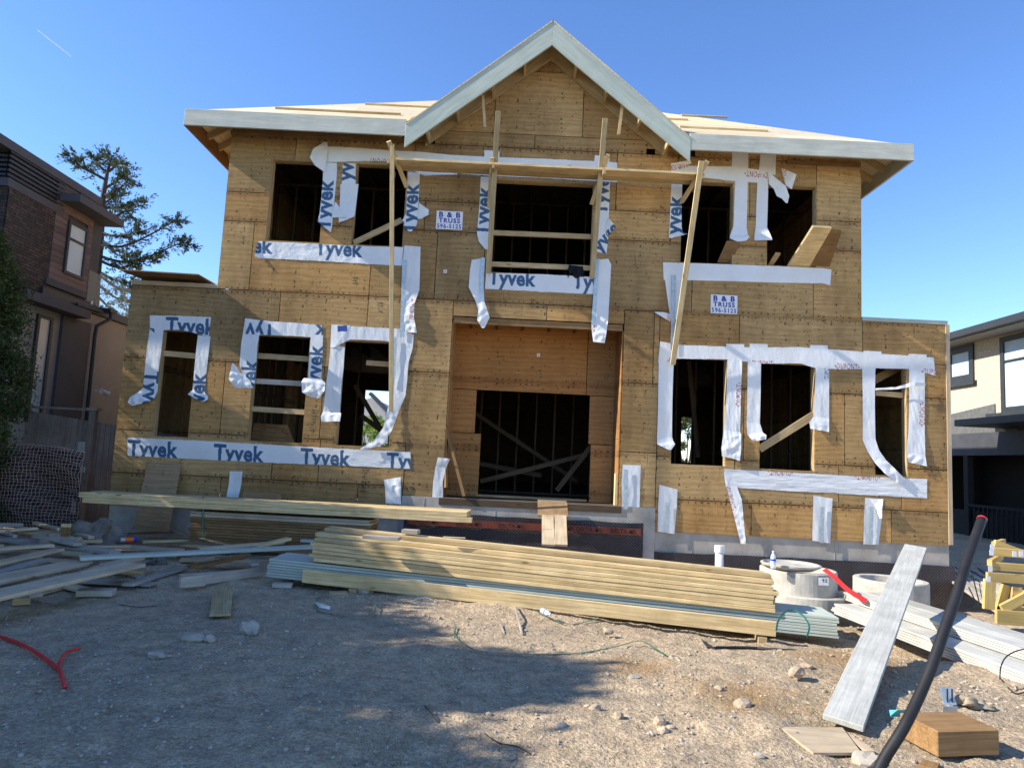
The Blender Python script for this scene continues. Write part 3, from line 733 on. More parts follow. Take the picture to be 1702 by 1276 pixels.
# printed signs
for (cx, cy) in ((747, 366), (1203.5, 505.5)):
    c = at(cx, cy, Y0-.008)
    mb = MB(); mb.box(c.x-.235, c.x+.235, c.y, c.y+.006, c.z-.17, c.z+.165); sg = mb.build('truss_sign', 'sign_white', house)
    y = c.y-.002
    lettering([('B & B', (c.x, y, c.z+.098), XA, ZA, .38, .036), ('TRUSS', (c.x, y, c.z-.008), XA, ZA, .38, .032), ('596-5125', (c.x, y, c.z-.112), XA, ZA, .43, .022)], 'sign_lettering', 'sign_blue', sg)
for (cx, cy) in ((740, 451), (895, 590)):
    c = at(cx, cy, (Y0 if cy < 500 else Yb)-.004); mb = MB(); mb.box(c.x-.03, c.x+.03, c.y, c.y+.003, c.z-.03, c.z+.03); s2 = mb.build('paper_tag', 'sign_white', house)
    mb = MB(); mb.box(c.x-.01, c.x+.01, c.y-.002, c.y-.001, c.z-.012, c.z+.012); mb.build('tag_mark', 'ink_red', s2)
# grade stamp printed on the gable sheathing
c = at(880, 213, Y0-.004); mb = MB()
for (a, b, e, f) in ((-.1, .1, .045, .05), (-.1, .1, -.05, -.045), (-.1, -.095, -.045, .045), (.095, .1, -.045, .045)): mb.box(c.x+a, c.x+b, c.y, c.y+.001, c.z+e, c.z+f)
mb.build('grade_stamp', 'dim_framing', house)

# smudged, unreadable mill stamps down some sheets
for (cx, cy, n) in ((632, 514, 4), (521, 702, 8), (605, 800, 9), (338, 500, 4), (1505, 640, 5), (590, 470, 3)):
    c = at(cx, cy, Y0-.0045); mb = MB()
    for k in range(n):
        for q in range(7):
            if rnd.random() < .25: continue
            x = c.x-.045+.013*q; z = c.z+(n/2-k)*.05
            mb.box(x-.002, x+.013, c.y, c.y+.001, z+.012, z+.015)
            if rnd.random() < .5: mb.box(x, x+.003, c.y, c.y+.001, z, z+rnd.uniform(.016, .03))
            else: mb.box(x, x+.010, c.y, c.y+.001, z+rnd.uniform(0, .02), z+rnd.uniform(.021, .026))
    mb.build('grade_stamp', 'ink_black', house)
# =================== HOUSE WRAP ===================
BLUE, RED, WHT = (.045, .115, .22), (.42, .10, .11), (.80, .81, .80)
def ink_lookup(items):
    L = []
    for (body, cx, cy, ang, width, col) in items:
        if body == '#':
            L.append((None, cx, cy, width, col, None, None, None)); continue
        du = 'DUPONT' in body; off = .036 if not du else .012
        vs, fs, sz = text_data(body, off, 1.04 if not du else 1.15); vs = vs*np.array([1, 1.75 if du else 1.14, 1]); sz = sz*np.array([1, 1.75 if du else 1.14]); k = width/sz[0]
        bvh = BVHTree.FromPolygons([(v[0], v[1], 0) for v in vs], fs)
        a = math.radians(ang); L.append((bvh, cx, cy, k, col, math.cos(a), math.sin(a), sz))
    def f(px, py):
        for (bvh, cx, cy, k, col, c, s, sz) in L:
            dx, dy = px-cx, py-cy
            if bvh is None:
                if abs(dx) < k[0]/2 and abs(dy) < k[1]/2: return col
                continue
            dy = -dy; x = (dx*c+dy*s)/k; y = (-dx*s+dy*c)/k
            if abs(x) > sz[0]/2 or abs(y) > sz[1]/2: continue
            if bvh.ray_cast(Vector((x, y, 1)), Vector((0, 0, -1)))[0] is not None: return col
        return None
    return f
TY = lambda cx, cy, ang=-2.9, w_=84: ('Tyvek', cx, cy, ang, w_, BLUE)
DU = lambda cx, cy, ang=-2.9, w_=42: ('\u25c2DUPONT\u25b8', cx, cy, ang, w_, RED)
TD = lambda cx, cy, ang=-2.9, w_=34: ('DUPONT', cx, cy, ang, w_, RED)
seed_ = [0]
def tape(secs, texts=(), amp=.006, Y=Y0, label=None, name='house_wrap_strip', base=.008, wr=(7, 2.2)):
    """strip given by cross-sections (xa,ya,xb,yb[,da,db]) in photo measure on the wall plane; d = stand-off in metres"""
    seed_[0] += 1; sd = seed_[0]*3.7
    S_ = [tuple(s)+((base, base) if len(s) == 4 else ()) for s in secs]
    look = ink_lookup(texts) if texts else None
    step = 1.0 if texts else 2.0
    rows = []
    for i in range(len(S_)-1):
        a, b = S_[i], S_[i+1]
        L = max(math.hypot(a[0]-b[0], a[1]-b[1]), math.hypot(a[2]-b[2], a[3]-b[3])); n = max(2, int(L/step))
        for k in range(n): 
            t_ = k/n; rows.append([a[j]+(b[j]-a[j])*t_ for j in range(6)])
    rows.append(list(S_[-1]))
    wmax = max(math.hypot(r[0]-r[2], r[1]-r[3]) for r in rows); m_ = max(3, int(wmax/step))
    vs = []; pc = []; ink = []
    jag = .45
    for ri, r in enumerate(rows):
        ja, jb = [jag*(noise.noise(Vector((ri*step*.07, sd, q_)))+.9*noise.noise(Vector((ri*step*.33, sd, q_+3)))) for q_ in (1, 9)]
        for j in range(m_+1):
            t_ = j/m_; x = r[0]+(r[2]-r[0])*t_; y = r[1]+(r[3]-r[1])*t_; d = r[4]+(r[5]-r[4])*t_
            y += (1-t_)*ja+t_*jb
            p = at(x, y, Y)
            dd = d+amp*.5*(noise.noise(Vector((p.x*wr[0], p.z*wr[1], sd)))+.5*noise.noise(Vector((p.x*wr[0]*2.6+p.z*3, p.z*wr[1]*2.6, sd))))
            if d > .03: dd += d*.35*noise.noise(Vector((p.x*11, p.z*11, sd)))
            q = at(x, y, Y-max(dd, .003)); vs.append(q[:]); pc.append((p.x, sd, p.z))
            c = look(x, y) if look else None
            ink.append((*(c or WHT), 1))
    nr = len(rows); w1 = m_+1
    fs = [(i*w1+j, i*w1+j+1, (i+1)*w1+j+1, (i+1)*w1+j) for i in range(nr-1) for j in range(m_)]
    me = bpy.data.meshes.new(name); me.from_pydata(vs, [], fs); me.shade_smooth()
    A = me.attributes.new('pc', 'FLOAT_VECTOR', 'POINT'); A.data.foreach_set('vector', np.array(pc, dtype=np.float32).ravel())
    A = me.attributes.new('ink', 'FLOAT_COLOR', 'POINT'); A.data.foreach_set('color', np.array(ink, dtype=np.float32).ravel())
    me.materials.append(MAT['house_wrap']); o = link_mesh(name, me, house)
    if label: o['label'] = label
    return o
V = lambda *s: s
# --- second floor, left pair of windows
tape([(522, 245, 527, 268, .06, .05), (532, 243, 534, 270), (600, 246, 600, 268), (648, 250, 648, 268), (705, 253, 705, 292), (760, 259, 760, 290)], [TD(631, 268, 176)], amp=.012, wr=(5, 4))
tape([(539, 236, 544, 237, .03, .03), (520, 248, 545, 248, .07, .03), (515, 262, 543, 266, .09, .03), (524, 276, 542, 282, .06, .02), (536, 284, 541, 287, .05, .02)], amp=.02)
tape([(537, 270, 560, 271), (537, 290, 560, 290), (534, 330, 556, 331), (531, 355, 554, 357), (527, 368, 553, 364, .03, .02), (532, 372, 552, 376, .07, .06), (547, 384, 550, 386, .08, .08)], [TY(543, 341, 86.5)])
tape([(570, 271, 591, 272), (568, 307, 591, 309)], [TY(579, 278, 86.5)])
tape([(566, 306, 596, 306, .02, .03), (564, 350, 591, 348, .02, .04), (563, 362, 589, 360, .03, .05), (563, 370, 566, 369, .04, .04)], amp=.014)
tape([(557, 336, 559, 337, .03, .03), (553, 350, 570, 352, .03, .05), (551, 362, 577, 361, .02, .06)], amp=.012)
tape([(678, 286, 698, 288), (676, 330, 696, 330), (675, 354, 695, 355), (668, 368, 694, 367, .03, .02), (673, 378, 692, 375, .05, .05), (680, 385, 684, 385, .06, .06)], [TY(685, 347, 87)])
tape([(697, 336, 698, 338, .02, .03), (695, 350, 713, 349, .02, .06), (694, 364, 712, 358, .02, .08), (700, 364, 718, 354, .04, .09)], amp=.012)
tape([(428, 402, 423, 426, .01, .05), (434, 401, 432, 429), (520, 405, 518, 433), (600, 409, 600, 438), (671, 411, 668, 442)],
     [TY(412, 411), TY(563, 417, -2.9, 80), TY(704, 424)], amp=.012, wr=(6, 7), label='second floor sill strip printed in blue, its left end hanging')
tape([(672, 408, 699, 410), (668, 450, 698, 452), (667, 480, 697, 482), (668, 500, 689, 504, .02, .04), (667, 530, 688, 528, .02, .06), (666, 551, 693, 553, .02, .05)], [TD(687, 514, 82)], amp=.014)
# --- centre window
tape([(700, 253, 700, 284), (756, 258, 756, 288), (812, 261, 812, 292), (905, 264, 905, 296), (1026, 270, 1026, 303)], amp=.006)
tape([(805, 250, 805, 262), (830, 251, 830, 263)]); tape([(989, 258, 987, 270), (1013, 260, 1013, 271)])
tape([(935, 274, 940, 276, .02, .03), (945, 270, 946, 273, .05, .05), (957, 277, 956, 279, .02, .02)])
tape([(799, 294, 816, 295), (797, 340, 815, 340), (794, 372, 814, 372), (792, 385, 813, 384, .04, .02), (796, 402, 812, 400, .05, .03), (806, 414, 811, 415, .06, .05)], [TY(806.5, 351, 87, 82)])
tape([(993, 302, 1014, 303), (991, 362, 1012, 362), (987, 395, 1011, 395), (985, 417, 1008, 422)], [TY(1003, 317, 86, 80), ('Tyvek', 1006, 400, 50, 80, BLUE)])
tape([(1011, 361, 1012, 363, .03, .03), (1007, 378, 1024, 377, .02, .07), (1009, 392, 1013, 389, .02, .05)], [('Tyvek', 1012, 392, 45, 80, BLUE)])
tape([(808, 453, 806, 480), (900, 456, 900, 485), (987, 460, 987, 489)], [TY(851, 466, -2.9, 80), TY(991, 473, -2.9, 80)], label='centre sill strip printed in blue under the big upper window')
tape([(784, 432, 803, 429), (781, 450, 802, 450), (779, 477, 804, 478, .05, .01), (790, 500, 805, 500, .05, .02), (795, 515, 809, 512, .06, .05), (793, 532, 814, 528, .08, .06), (801, 545, 805, 545, .07, .07)], amp=.014)
tape([(989, 432, 1011, 430), (988, 440, 1016, 440), (986, 491, 1013, 491), (984, 530, 1011, 530, .015, .03), (983, 545, 1009, 546, .02, .04), (986, 568, 1005, 570, .04, .05)], [TD(985, 534, 85)], amp=.012)
# --- second floor, right pair
tape([(1116, 273, 1116, 290), (1150, 276, 1150, 293), (1217, 277, 1217, 301), (1277, 284, 1276, 305)], [DU(1258, 290, 176), TD(1127, 277, 10)])
tape([(1115, 272, 1117, 283, .03, .02), (1147, 266, 1150, 272, .06, .03)], [TD(1134, 278, 5, 34)])
tape([(1217, 251, 1216, 284), (1244, 254, 1243, 286)], amp=.01); tape([(1264, 256, 1261, 288), (1290, 257, 1289, 291)], amp=.012)
tape([(1116, 306, 1134, 307), (1114, 345, 1133, 346), (1113, 376, 1133, 378), (1112, 388, 1135, 386, .02, .05), (1112, 397, 1143, 389, .04, .08)], [TY(1124, 367, 87, 84)])
tape([(1222, 297, 1243, 298), (1220, 345, 1242, 346), (1219, 376, 1241, 377), (1214, 390, 1243, 390, .04, .03), (1213, 396, 1246, 394, .08, .06), (1226, 402, 1240, 400, .07, .07)])
tape([(1259, 300, 1277, 302), (1257, 345, 1276, 346), (1256, 376, 1275, 378), (1254, 392, 1281, 391, .04, .05), (1254, 400, 1284, 399, .07, .08)])
tape([(1276, 284, 1278, 306, .02, .02), (1292, 298, 1286, 314, .04, .03), (1306, 309, 1291, 326, .06, .05), (1312, 326, 1299, 330, .05, .06), (1309, 338, 1306, 337, .05, .05)], amp=.014)
tape([(1299, 279, 1303, 281, .03, .03), (1301, 293, 1324, 290, .02, .07), (1306, 308, 1316, 315, .03, .05)], [TD(1303, 292, 80, 26)], amp=.012)
tape([(1102, 436, 1103, 465), (1200, 439, 1200, 467), (1300, 443, 1300, 470), (1370, 446, 1368, 471), (1382, 448, 1380, 474)], amp=.006, label='plain white second floor sill strip on the right')
tape([(1105, 464, 1136, 466), (1110, 500, 1133, 502), (1113, 520, 1131, 522), (1116, 531, 1127, 531, .03, .03)], amp=.012)
tape([(1087, 518, 1089, 520, .06, .06), (1104, 519, 1106, 530, .04, .05), (1118, 523, 1114, 534, .02, .03)], [TD(1113, 526, 84, 30)])
# --- first floor left
tape([(249, 524, 249, 549), (300, 525, 300, 548), (351, 527, 347, 559)], [TY(317, 546, -2.9, 84)], amp=.010, label='strip over the leftmost small window, print cut off at the top')
tape([(249, 545, 272, 548), (244, 580, 268, 582), (241, 610, 264, 612), (239, 630, 263, 632), (237, 645, 262, 650, .01, .03), (229, 652, 256, 662, .04, .05), (216, 660, 246, 669, .07, .07), (212, 669, 220, 674, .09, .09)], [TY(246, 658, -94, 84), TY(250, 512, -94, 84)], amp=.012)
tape([(329, 557, 350, 559), (325, 590, 346, 592), (322, 626, 342, 628), (320, 648, 340, 650), (312, 655, 341, 654, .04, .03), (325, 662, 346, 658, .07, .07), (338, 668, 346, 663, .08, .08)], [TY(331, 662, 86, 84)], amp=.010)
tape([(407, 529, 408, 556), (450, 534, 450, 557), (500, 537, 500, 559), (537, 541, 535, 562)], [TY(416, 546, 177, 84), TY(564, 549, 177, 84)], amp=.010)
tape([(407, 534, 431, 556), (401, 570, 428, 572), (398, 605, 426, 606), (404, 625, 424, 626), (409, 638, 423, 641)], [TY(417, 640, 86, 84)], amp=.012)
tape([(386, 603, 388, 604, .03, .03), (383, 616, 400, 620, .07, .03), (380, 629, 414, 630, .09, .03), (390, 645, 421, 645, .06, .04)], amp=.014)
tape([(517, 556, 537, 557), (514, 590, 536, 592), (512, 628, 534, 629)], [TY(526, 615, 86, 84)])
tape([(505, 628, 534, 629, .03, .02), (501, 634, 541, 637, .06, .05), (502, 652, 539, 650, .08, .07), (517, 660, 531, 662, .06, .06)], amp=.02, wr=(12, 12))
tape([(551, 539, 549, 577), (582, 541, 556, 577, .01, .02), (583, 542, 582, 564), (640, 545, 640, 566), (684, 547, 684, 578)], [('#', 569, 546, 0, (16, 10), (.03, .07, .32))], amp=.010)
tape([(550, 572, 573, 577), (546, 610, 571, 612), (541, 645, 567, 646), (537, 684, 565, 685), (533, 692, 567, 687, .04, .03), (534, 701, 565, 700, .05, .05)], amp=.012)
tape([(660, 552, 688, 556), (659, 575, 686, 578), (657, 600, 679, 602), (656, 630, 677, 630), (650, 655, 674, 657, .02, .01), (643, 685, 663, 683, .04, .02), (637, 710, 651, 716, .05, .05), (622, 731, 636, 738, .05, .05), (598, 746, 606, 748, .05, .05)], amp=.012)
tape([(212, 727, 212, 757), (330, 732, 330, 763), (450, 739, 450, 769), (560, 745, 560, 773), (682, 751, 683, 779)],
     [TY(254, 750), TY(397, 757), TY(541, 764), TY(684, 771)], amp=.008, wr=(3, 8), label='long first floor sill strip printed in blue four times')
# --- first floor right
tape([(1097, 567, 1094, 602), (1130, 573, 1130, 596), (1205, 576, 1209, 597), (1264, 577, 1264, 604), (1330, 577, 1330, 604), (1356, 579, 1356, 612), (1405, 582, 1405, 614), (1455, 587, 1455, 612), (1510, 591, 1512, 613), (1552, 594, 1555, 624)],
     [DU(1130, 600), DU(1267, 604), DU(1408, 609, -3, 42), DU(1552, 618)], amp=.005, label='long white strip over the three first floor windows on the right')
for (x, y) in ((1222, 572), (1261, 572), (1361, 574), (1450, 584), (1525, 589)):
    tape([(x-15, y-1, x-15, y+6), (x+15, y, x+15, y+8)])
tape([(1095, 590, 1120, 596), (1094, 650, 1118, 650), (1093, 700, 1117, 702), (1092, 728, 1117, 726), (1092, 738, 1119, 733, .03, .02), (1106, 745, 1122, 738, .05, .04), (1113, 748, 1116, 747, .05, .05)], amp=.018, wr=(9, 2))
tape([(1209, 592, 1234, 596), (1208, 640, 1232, 640), (1206, 683, 1231, 684), (1203, 715, 1230, 718), (1199, 745, 1232, 722, .05, .03), (1200, 758, 1232, 745, .05, .05), (1222, 763, 1230, 766, .06, .06)], [DU(1228, 656, 88)], amp=.016, wr=(10, 2))
tape([(1243, 600, 1265, 603), (1242, 660, 1264, 660), (1241, 703, 1263, 703), (1242, 722, 1268, 719, .03, .03), (1250, 731, 1274, 723, .07, .07), (1252, 733, 1273, 730, .07, .07)], amp=.012)
tape([(1356, 605, 1378, 608), (1354, 660, 1378, 662), (1352, 692, 1378, 696), (1345, 702, 1378, 700, .03, .02), (1347, 712, 1378, 718, .06, .04)], [('DUPONT', 1374, 616, 88, 26, BLUE)], amp=.010)
tape([(1433, 608, 1455, 611), (1434, 670, 1454, 672), (1434, 731, 1455, 729), (1442, 750, 1461, 748, .02, .02), (1455, 770, 1473, 765, .04, .03), (1470, 786, 1488, 779, .06, .05), (1496, 806, 1504, 796, .05, .05)], amp=.010)
tape([(1511, 608, 1537, 612), (1511, 660, 1537, 664), (1510, 713, 1537, 715), (1507, 752, 1538, 757, .03, .02), (1510, 768, 1541, 775, .06, .05)], [DU(1533, 688, 88)], amp=.014)
tape([(1455, 645, 1455, 648, .02, .03), (1490, 643, 1490, 647, .05, .05), (1515, 635, 1515, 642, .08, .08), (1538, 636, 1538, 641, .04, .04)], amp=.01)
tape([(1204, 779, 1206, 809), (1300, 784, 1300, 815), (1400, 790, 1400, 820), (1470, 793, 1470, 824), (1541, 796, 1541, 828)], [DU(1297, 785, 177), DU(1442, 793, 177)], amp=.012, wr=(2, 12), label='long white first floor sill strip with wrinkles on the right')
tape([(1203, 783, 1225, 800), (1205, 800, 1226, 812), (1213, 830, 1233, 830, .02, .03), (1222, 865, 1236, 863, .03, .04), (1231, 903, 1240, 904, .05, .05)], [DU(1214, 828, -75)], amp=.014)
# --- loose pieces along the bottom
tape([(382, 783, 403, 783), (380, 806, 401, 805), (376, 826, 396, 828, .03, .02)], amp=.02)
tape([(638, 797, 662, 793), (640, 812, 664, 812, .02, .05), (641, 836, 667, 838, .02, .05)], amp=.02)
tape([(660, 793, 666, 793), (652, 836, 667, 838, .05, .05)], amp=.01, base=.03)
tape([(728, 760, 748, 762, .02, .05), (724, 775, 742, 776), (720, 800, 736, 800), (718, 829, 736, 830)], amp=.02)
tape([(1035, 772, 1065, 773), (1033, 805, 1064, 805), (1034, 845, 1063, 846)], amp=.014)
tape([(1096, 805, 1126, 813), (1094, 840, 1125, 842), (1093, 883, 1121, 887)], amp=.012)
tape([(1352, 823, 1384, 828), (1351, 860, 1382, 860), (1350, 898, 1380, 903)], amp=.014)
tape([(1438, 827, 1468, 829), (1436, 860, 1466, 860), (1435, 904, 1460, 905)], amp=.014)
tape([(1445, 829, 1468, 829, .02, .04), (1455, 843, 1466, 842, .02, .08), (1462, 862, 1466, 860, .03, .06)], amp=.01, base=.03)

# =================== SCAFFOLD ===================
sc = empty('bracket_scaffold', at(900, 290, 12.0), 'improvised scaffold of long planks on nailed 2x4 brackets across the upper windows', 'scaffold')
def bm_(name, a, Ya, b, Yb_, wd=.09, th=.04, mat='fresh_lumber', up=(0, 1, 0)):
    mb = MB(); mb.beam(at(*a, Ya), at(*b, Yb_), wd, th, up=up); return mb.build(name, mat, sc, bevel=.003)
pz = at(660, 262, 11.70).z
for k, (Ya, Yb_) in enumerate(((11.70, 11.93), (11.94, 12.16))):
    mb = MB(); xL, xR = at(658, 262, 11.7).x, at(1160, 288, 11.7).x; yc = (Ya+Yb_)/2
    mb.beam((xL+.05*k, yc, pz-.02), (xR+.06*k, yc, pz-.02), Yb_-Ya, .04); mb.build('plank', 'fresh_lumber', sc, bevel=.003)
# ledgers into the wall under the planks
for px_ in (650, 821, 1002, 1163):
    x = at(px_, 270, 11.9).x; mb = MB(); mb.box(x-.02, x+.02, 11.64, 12.29, pz-.13, pz-.041); mb.build('bracket_arm', 'framing', sc)
bm_('upright', (652, 240), 11.62, (650, 684), 11.66, .07)
bm_('upright', (828, 185), 11.62, (812, 454), 12.20); bm_('upright', (1006, 197), 11.62, (984, 462), 12.20)
bm_('upright', (1166, 268), 11.62, (1118, 606), 12.22, .09)
bm_('diagonal_strut', (646, 235), 11.60, (676, 311), 12.27, .08); bm_('diagonal_strut', (1176, 268), 11.60, (1133, 336), 12.27, .08)
bm_('diagonal_strut', (1011, 257), 11.66, (983, 340), 12.27, .07); bm_('diagonal_strut', (818, 262), 11.7, (813, 345), 12.27, .07)

# loose boards and cloth at the upper windows
def loose(name, pts, ext, mat, label, cat, group=None):
    mb = MB(); mb.poly(pts, ext); o = mb.build(name, mat, bevel=.003); return tag(o, label, cat, group)
GB = 'boards sticking out of the upper right windows'
loose('loose_board', [at(1350, 374, 11.7), at(1381, 376, 11.7), at(1342, 443, 12.34), at(1308, 441, 12.34)], (.02, .0, -.035), 'fresh_lumber', 'wide board poking up and out of the far right upper window, nearest of the bundle', 'board', GB)
loose('loose_board', [at(1378, 380, 11.75), at(1398, 382, 11.75), at(1376, 445, 12.33), at(1345, 443, 12.33)], (.02, .02, -.035), 'timber', 'darker board poking out behind the wide one at the far right upper window', 'board', GB)
loose('loose_board', [at(1208, 400, 12.2), at(1230, 402, 12.2), at(1216, 437, 12.36), at(1192, 436, 12.36)], (0, .03, -.01), 'timber', 'short dark board leaning at the sill of the inner upper right window', 'board', GB)
loose('loose_board', [at(1289, 419, 12.1), at(1298, 420, 12.1), at(1284, 441, 12.36), at(1276, 440, 12.36)], (0, .02, -.03), 'fresh_lumber', 'short narrow stick end at the left corner of the far right upper window', 'board', GB)
# black cloth draped on the guard board
mb = MB(); n = 14; vs = []; c0 = at(947, 442, 12.34)
for i in range(n+1):
    for j in range(n+1):
        u, v = i/n, j/n; x = 945+24*u+3*nz(u*3, v*3, 1, 2)+(-3 if v > .7 else 0)*math.sin(u*6); y = 440+23*v+(u*3)-4*(v > .6)*abs(math.sin(u*5))
        vs.append(at(x, y, 12.33-.03*math.sin(u*11+v*2)-.05*math.sin(v*3)))
mb.add(vs, [(i*(n+1)+j, i*(n+1)+j+1, (i+1)*(n+1)+j+1, (i+1)*(n+1)+j) for i in range(n) for j in range(n)], None, .5)
o = mb.build('black_cloth', 'black_cloth', smooth=True); o.modifiers.new('s', 'SOLIDIFY').thickness = .012
tag(o, 'black jacket or cloth hung over the guard board in the centre upper window', 'cloth')
# ply sheet lying on the left wing roof, overhanging the wall
mb = MB(); mb.poly([(-6.82, 11.95, 4.50), (-5.45, 11.9, 4.47), (-5.42, 13.1, 4.47), (-6.75, 13.1, 4.52)], (0, 0, .02), pcs=[(0, 0, 0), (1.4, 0, 0), (1.4, 0, 1.2), (0, 0, 1.2)])
tag(mb.build('plywood_sheet', 'timber'), 'reddish plywood sheet lying over the edge of the left wing roof', 'sheet')
# two sheets of ply against the wall
LP = 'plywood offcuts leaning on the house'
loose('leaning_plywood', [at(247, 767, 12.24), at(302, 770, 12.24), at(281, 884, 11.7), at(220, 880, 11.7)], (0, -.02, 0), 'scrap_ply', 'long narrow plywood offcut leaning on the wall left behind the lumber', 'plywood', LP)
loose('leaning_plywood', [at(404, 816, 12.1), at(468, 821, 12.1), at(466, 850, 11.9), at(402, 846, 11.9)], (0, -.02, 0), 'scrap_ply', 'low plywood offcut standing behind the stacked beams', 'plywood', LP)
mb = MB(); mb.beam(at(742, 710, 12.5), at(772, 825, 12.35), .05, .25, up=(0, 1, 0)); mb.beam(at(738, 706, 12.4), at(740, 810, 12.3), .04, .09)
tag(mb.build('leaning_plywood', 'timber'), 'thin brown strip leaning inside the left edge of the porch', 'plywood', LP)
# =================== YARD ===================
def ramp_():
    r = empty('entry_ramp', at(918, 870, 11.6), 'cleated plywood ramp leading up to the porch floor', 'ramp')
    mb = MB(); a = at(918, 832, 12.22); b = at(919, 858, 11.85)
    ax = (b-a); mb.beam(a, b, .50, .02); mb.build('upper_deck', 'scrap_ply', r)
    for k, (xa, xb) in enumerate(((901, 919.5), (921, 942))):
        c = at((xa+xb)/2, 857, 11.85); d = at((xa+xb)/2+1, 906, 10.75); mb = MB(); mb.beam(c, d, .19, .03); mb.build('plank', 'weathered', r)
    mb = MB()
    for (xa, xb, y, Y_) in ((895, 941, 832, 12.2), (901, 939, 858, 11.82), (901, 939, 880, 11.3)): mb.beam(at(xa, y, Y_), at(xb, y+2, Y_), .05, .035)
    mb.build('cleat', 'weathered', r)
ramp_()
def stack(name, label, cat, p0, p1, depth, z0, layers, mat, dx=0.03, gap=.003, wd=None, group=None, jit=.03, top=None, drop=0):
    """boards lying between p0 and p1 (near edge at ground level), 'depth' metres deep, in layers"""
    root = empty(name, ((p0.x+p1.x)/2, (p0.y+p1.y)/2, z0), label, cat, group)
    a = (p1-p0); a.z = 0; L = a.length; a.normalize(); b = Vector((-a.y, a.x, 0))
    for li in range(layers):
        th, m_ = (mat(li) if callable(mat) else (.038, mat))
        z = z0+sum((mat(q)[0] if callable(mat) else .038)+gap for q in range(li))
        w_ = wd or .14; off = 0; q = 0; mb = MB()
        dpt = depth if top is None or li < layers-len(top) else top[li-(layers-len(top))]
        while off+w_ <= dpt+.001:
            s0 = rnd.uniform(-jit, jit); s1 = rnd.uniform(-jit, jit); yy = rnd.uniform(-.004, .004)
            q0 = p0+a*s0+b*(off+w_/2+yy+(depth-dpt if top and li >= layers-len(top) else 0)); q1 = p0+a*(L+s1)+b*(off+w_/2+yy+(depth-dpt if top and li >= layers-len(top) else 0))
            q0.z = z+th/2; q1.z = z+th/2-drop; mb.beam(q0, q1, w_-.003, th-.001); off += w_
        mb.build('board_layer', m_, root, bevel=.003)
    return root
# main lumber stack
P0 = Vector((-2.25, 8.42, 0)); P1 = Vector((2.95, 7.72, 0))
z0 = .07
e1 = (P1-P0).normalized(); b1 = Vector((-e1.y, e1.x, 0))
pa = G(432, 957, .07)
stack('primed_board_bundle', 'bundle of pale green primed boards under the big lumber stack, sticking out at both ends', 'lumber bundle', P0-e1*.55+b1*.08, P1+e1*.62+b1*.08, .58, .09, 7, lambda i: (.028, 'primed'), wd=.29, jit=.02, drop=.20)
stack('lumber_stack', 'big stack of fresh yellow boards lying in the middle of the yard', 'lumber stack', P0+b1*.05, P1+b1*.05-e1*.02, .56, .31, 8, lambda i: (.0425, 'fresh_lumber'), wd=.14, jit=.035, top=[.42, .28], drop=.20)
mb = MB(); q0 = P0+Vector((-.05, -.03, .155)); q1 = P1+Vector((-.05, -.03, -.035)); mb.beam(q0, q1, .038, .15)
tag(mb.build('lumber_beam', 'fresh_lumber', bevel=.003), 'single long board on edge along the front foot of the big lumber stack', 'board')
for (x, y, lab) in ((-1.7, 8.35, 'left wood blocking under the big lumber stack'), (.5, 8.06, 'middle wood blocking under the big lumber stack'), (2.76, 7.74, 'right wood blocking under the end of the big lumber stack')):
    mb = MB(); zz = .075-.04*(x+2.25); mb.beam((x, y-.06, zz-.055), (x+.1, y+.65, zz-.055), .09, .11); tag(mb.build('blocking', 'fresh_lumber', bevel=.003), lab, 'block', 'blocking under the big lumber stack')
# bits on top
def block(name, c, L, wd, th, ang, mat, label, cat='board', group=None, tilt=0):
    mb = MB(); a = Vector((math.cos(ang), math.sin(ang), tilt)); c = Vector(c); mb.beam(c-a*L/2, c+a*L/2, wd, th)
    return tag(mb.build(name, mat, bevel=.003), label, cat, group)
zt_ = .31+8*.0455+.0
OFF = 'offcuts lying on the big lumber stack'
block('offcut', G(635, 893, zt_-.02), .42, .13, .038, -.15, 'grey_board', 'longer grey board offcut lying on the left end of the big lumber stack', group=OFF)
block('offcut', G(683, 883, zt_), .20, .12, .05, -.15, 'grey_board', 'short grey wood block lying on top of the big lumber stack', group=OFF)
block('offcut', G(755, 893, zt_), .26, .05, .012, .0, 'weathered', 'thin splinter board lying on top of the big lumber stack', group=OFF)
# second stack behind, by the house
Q0 = Vector((-6.0, 10.75, 0)); Q1 = Vector((-.70, 10.45, 0))
def mk(lbl, name, a, b, dep, z0, n, mat, **k): return stack(name, lbl, 'lumber stack', Vector(a), Vector(b), dep, z0, n, mat, **k)
pL, pR = at(133, 835, 10.75), at(778, 872, 10.55)
mk('long bundle of yellow beams lying on the brown stack beside the house wall', 'beam_bundle', (pL.x, pL.y, 0), (pR.x, pR.y, 0), .62, pL.z, 2, lambda i: (.075, 'fresh_lumber'), wd=.155, jit=.05)
pL2, pR2 = at(312, 905, 10.75), at(606, 905, 10.6)
mk('stack of thin brown boards under the long beams beside the house wall', 'brown_board_stack', (pL2.x, pL2.y, 0), (pR2.x+.05, pR2.y, 0), .6, .16, 11, lambda i: (.038, 'timber' if i < 9 else 'weathered'), wd=.19, jit=.02)
mb = MB(); mb.tube([(at(338, 824, 10.72)), at(337, 860, 10.71), at(337, 900, 10.72)], .012, 6)
tag(mb.build('strap', 'green_strap'), 'green strap bound around the left end of the lumber by the wall', 'strap')

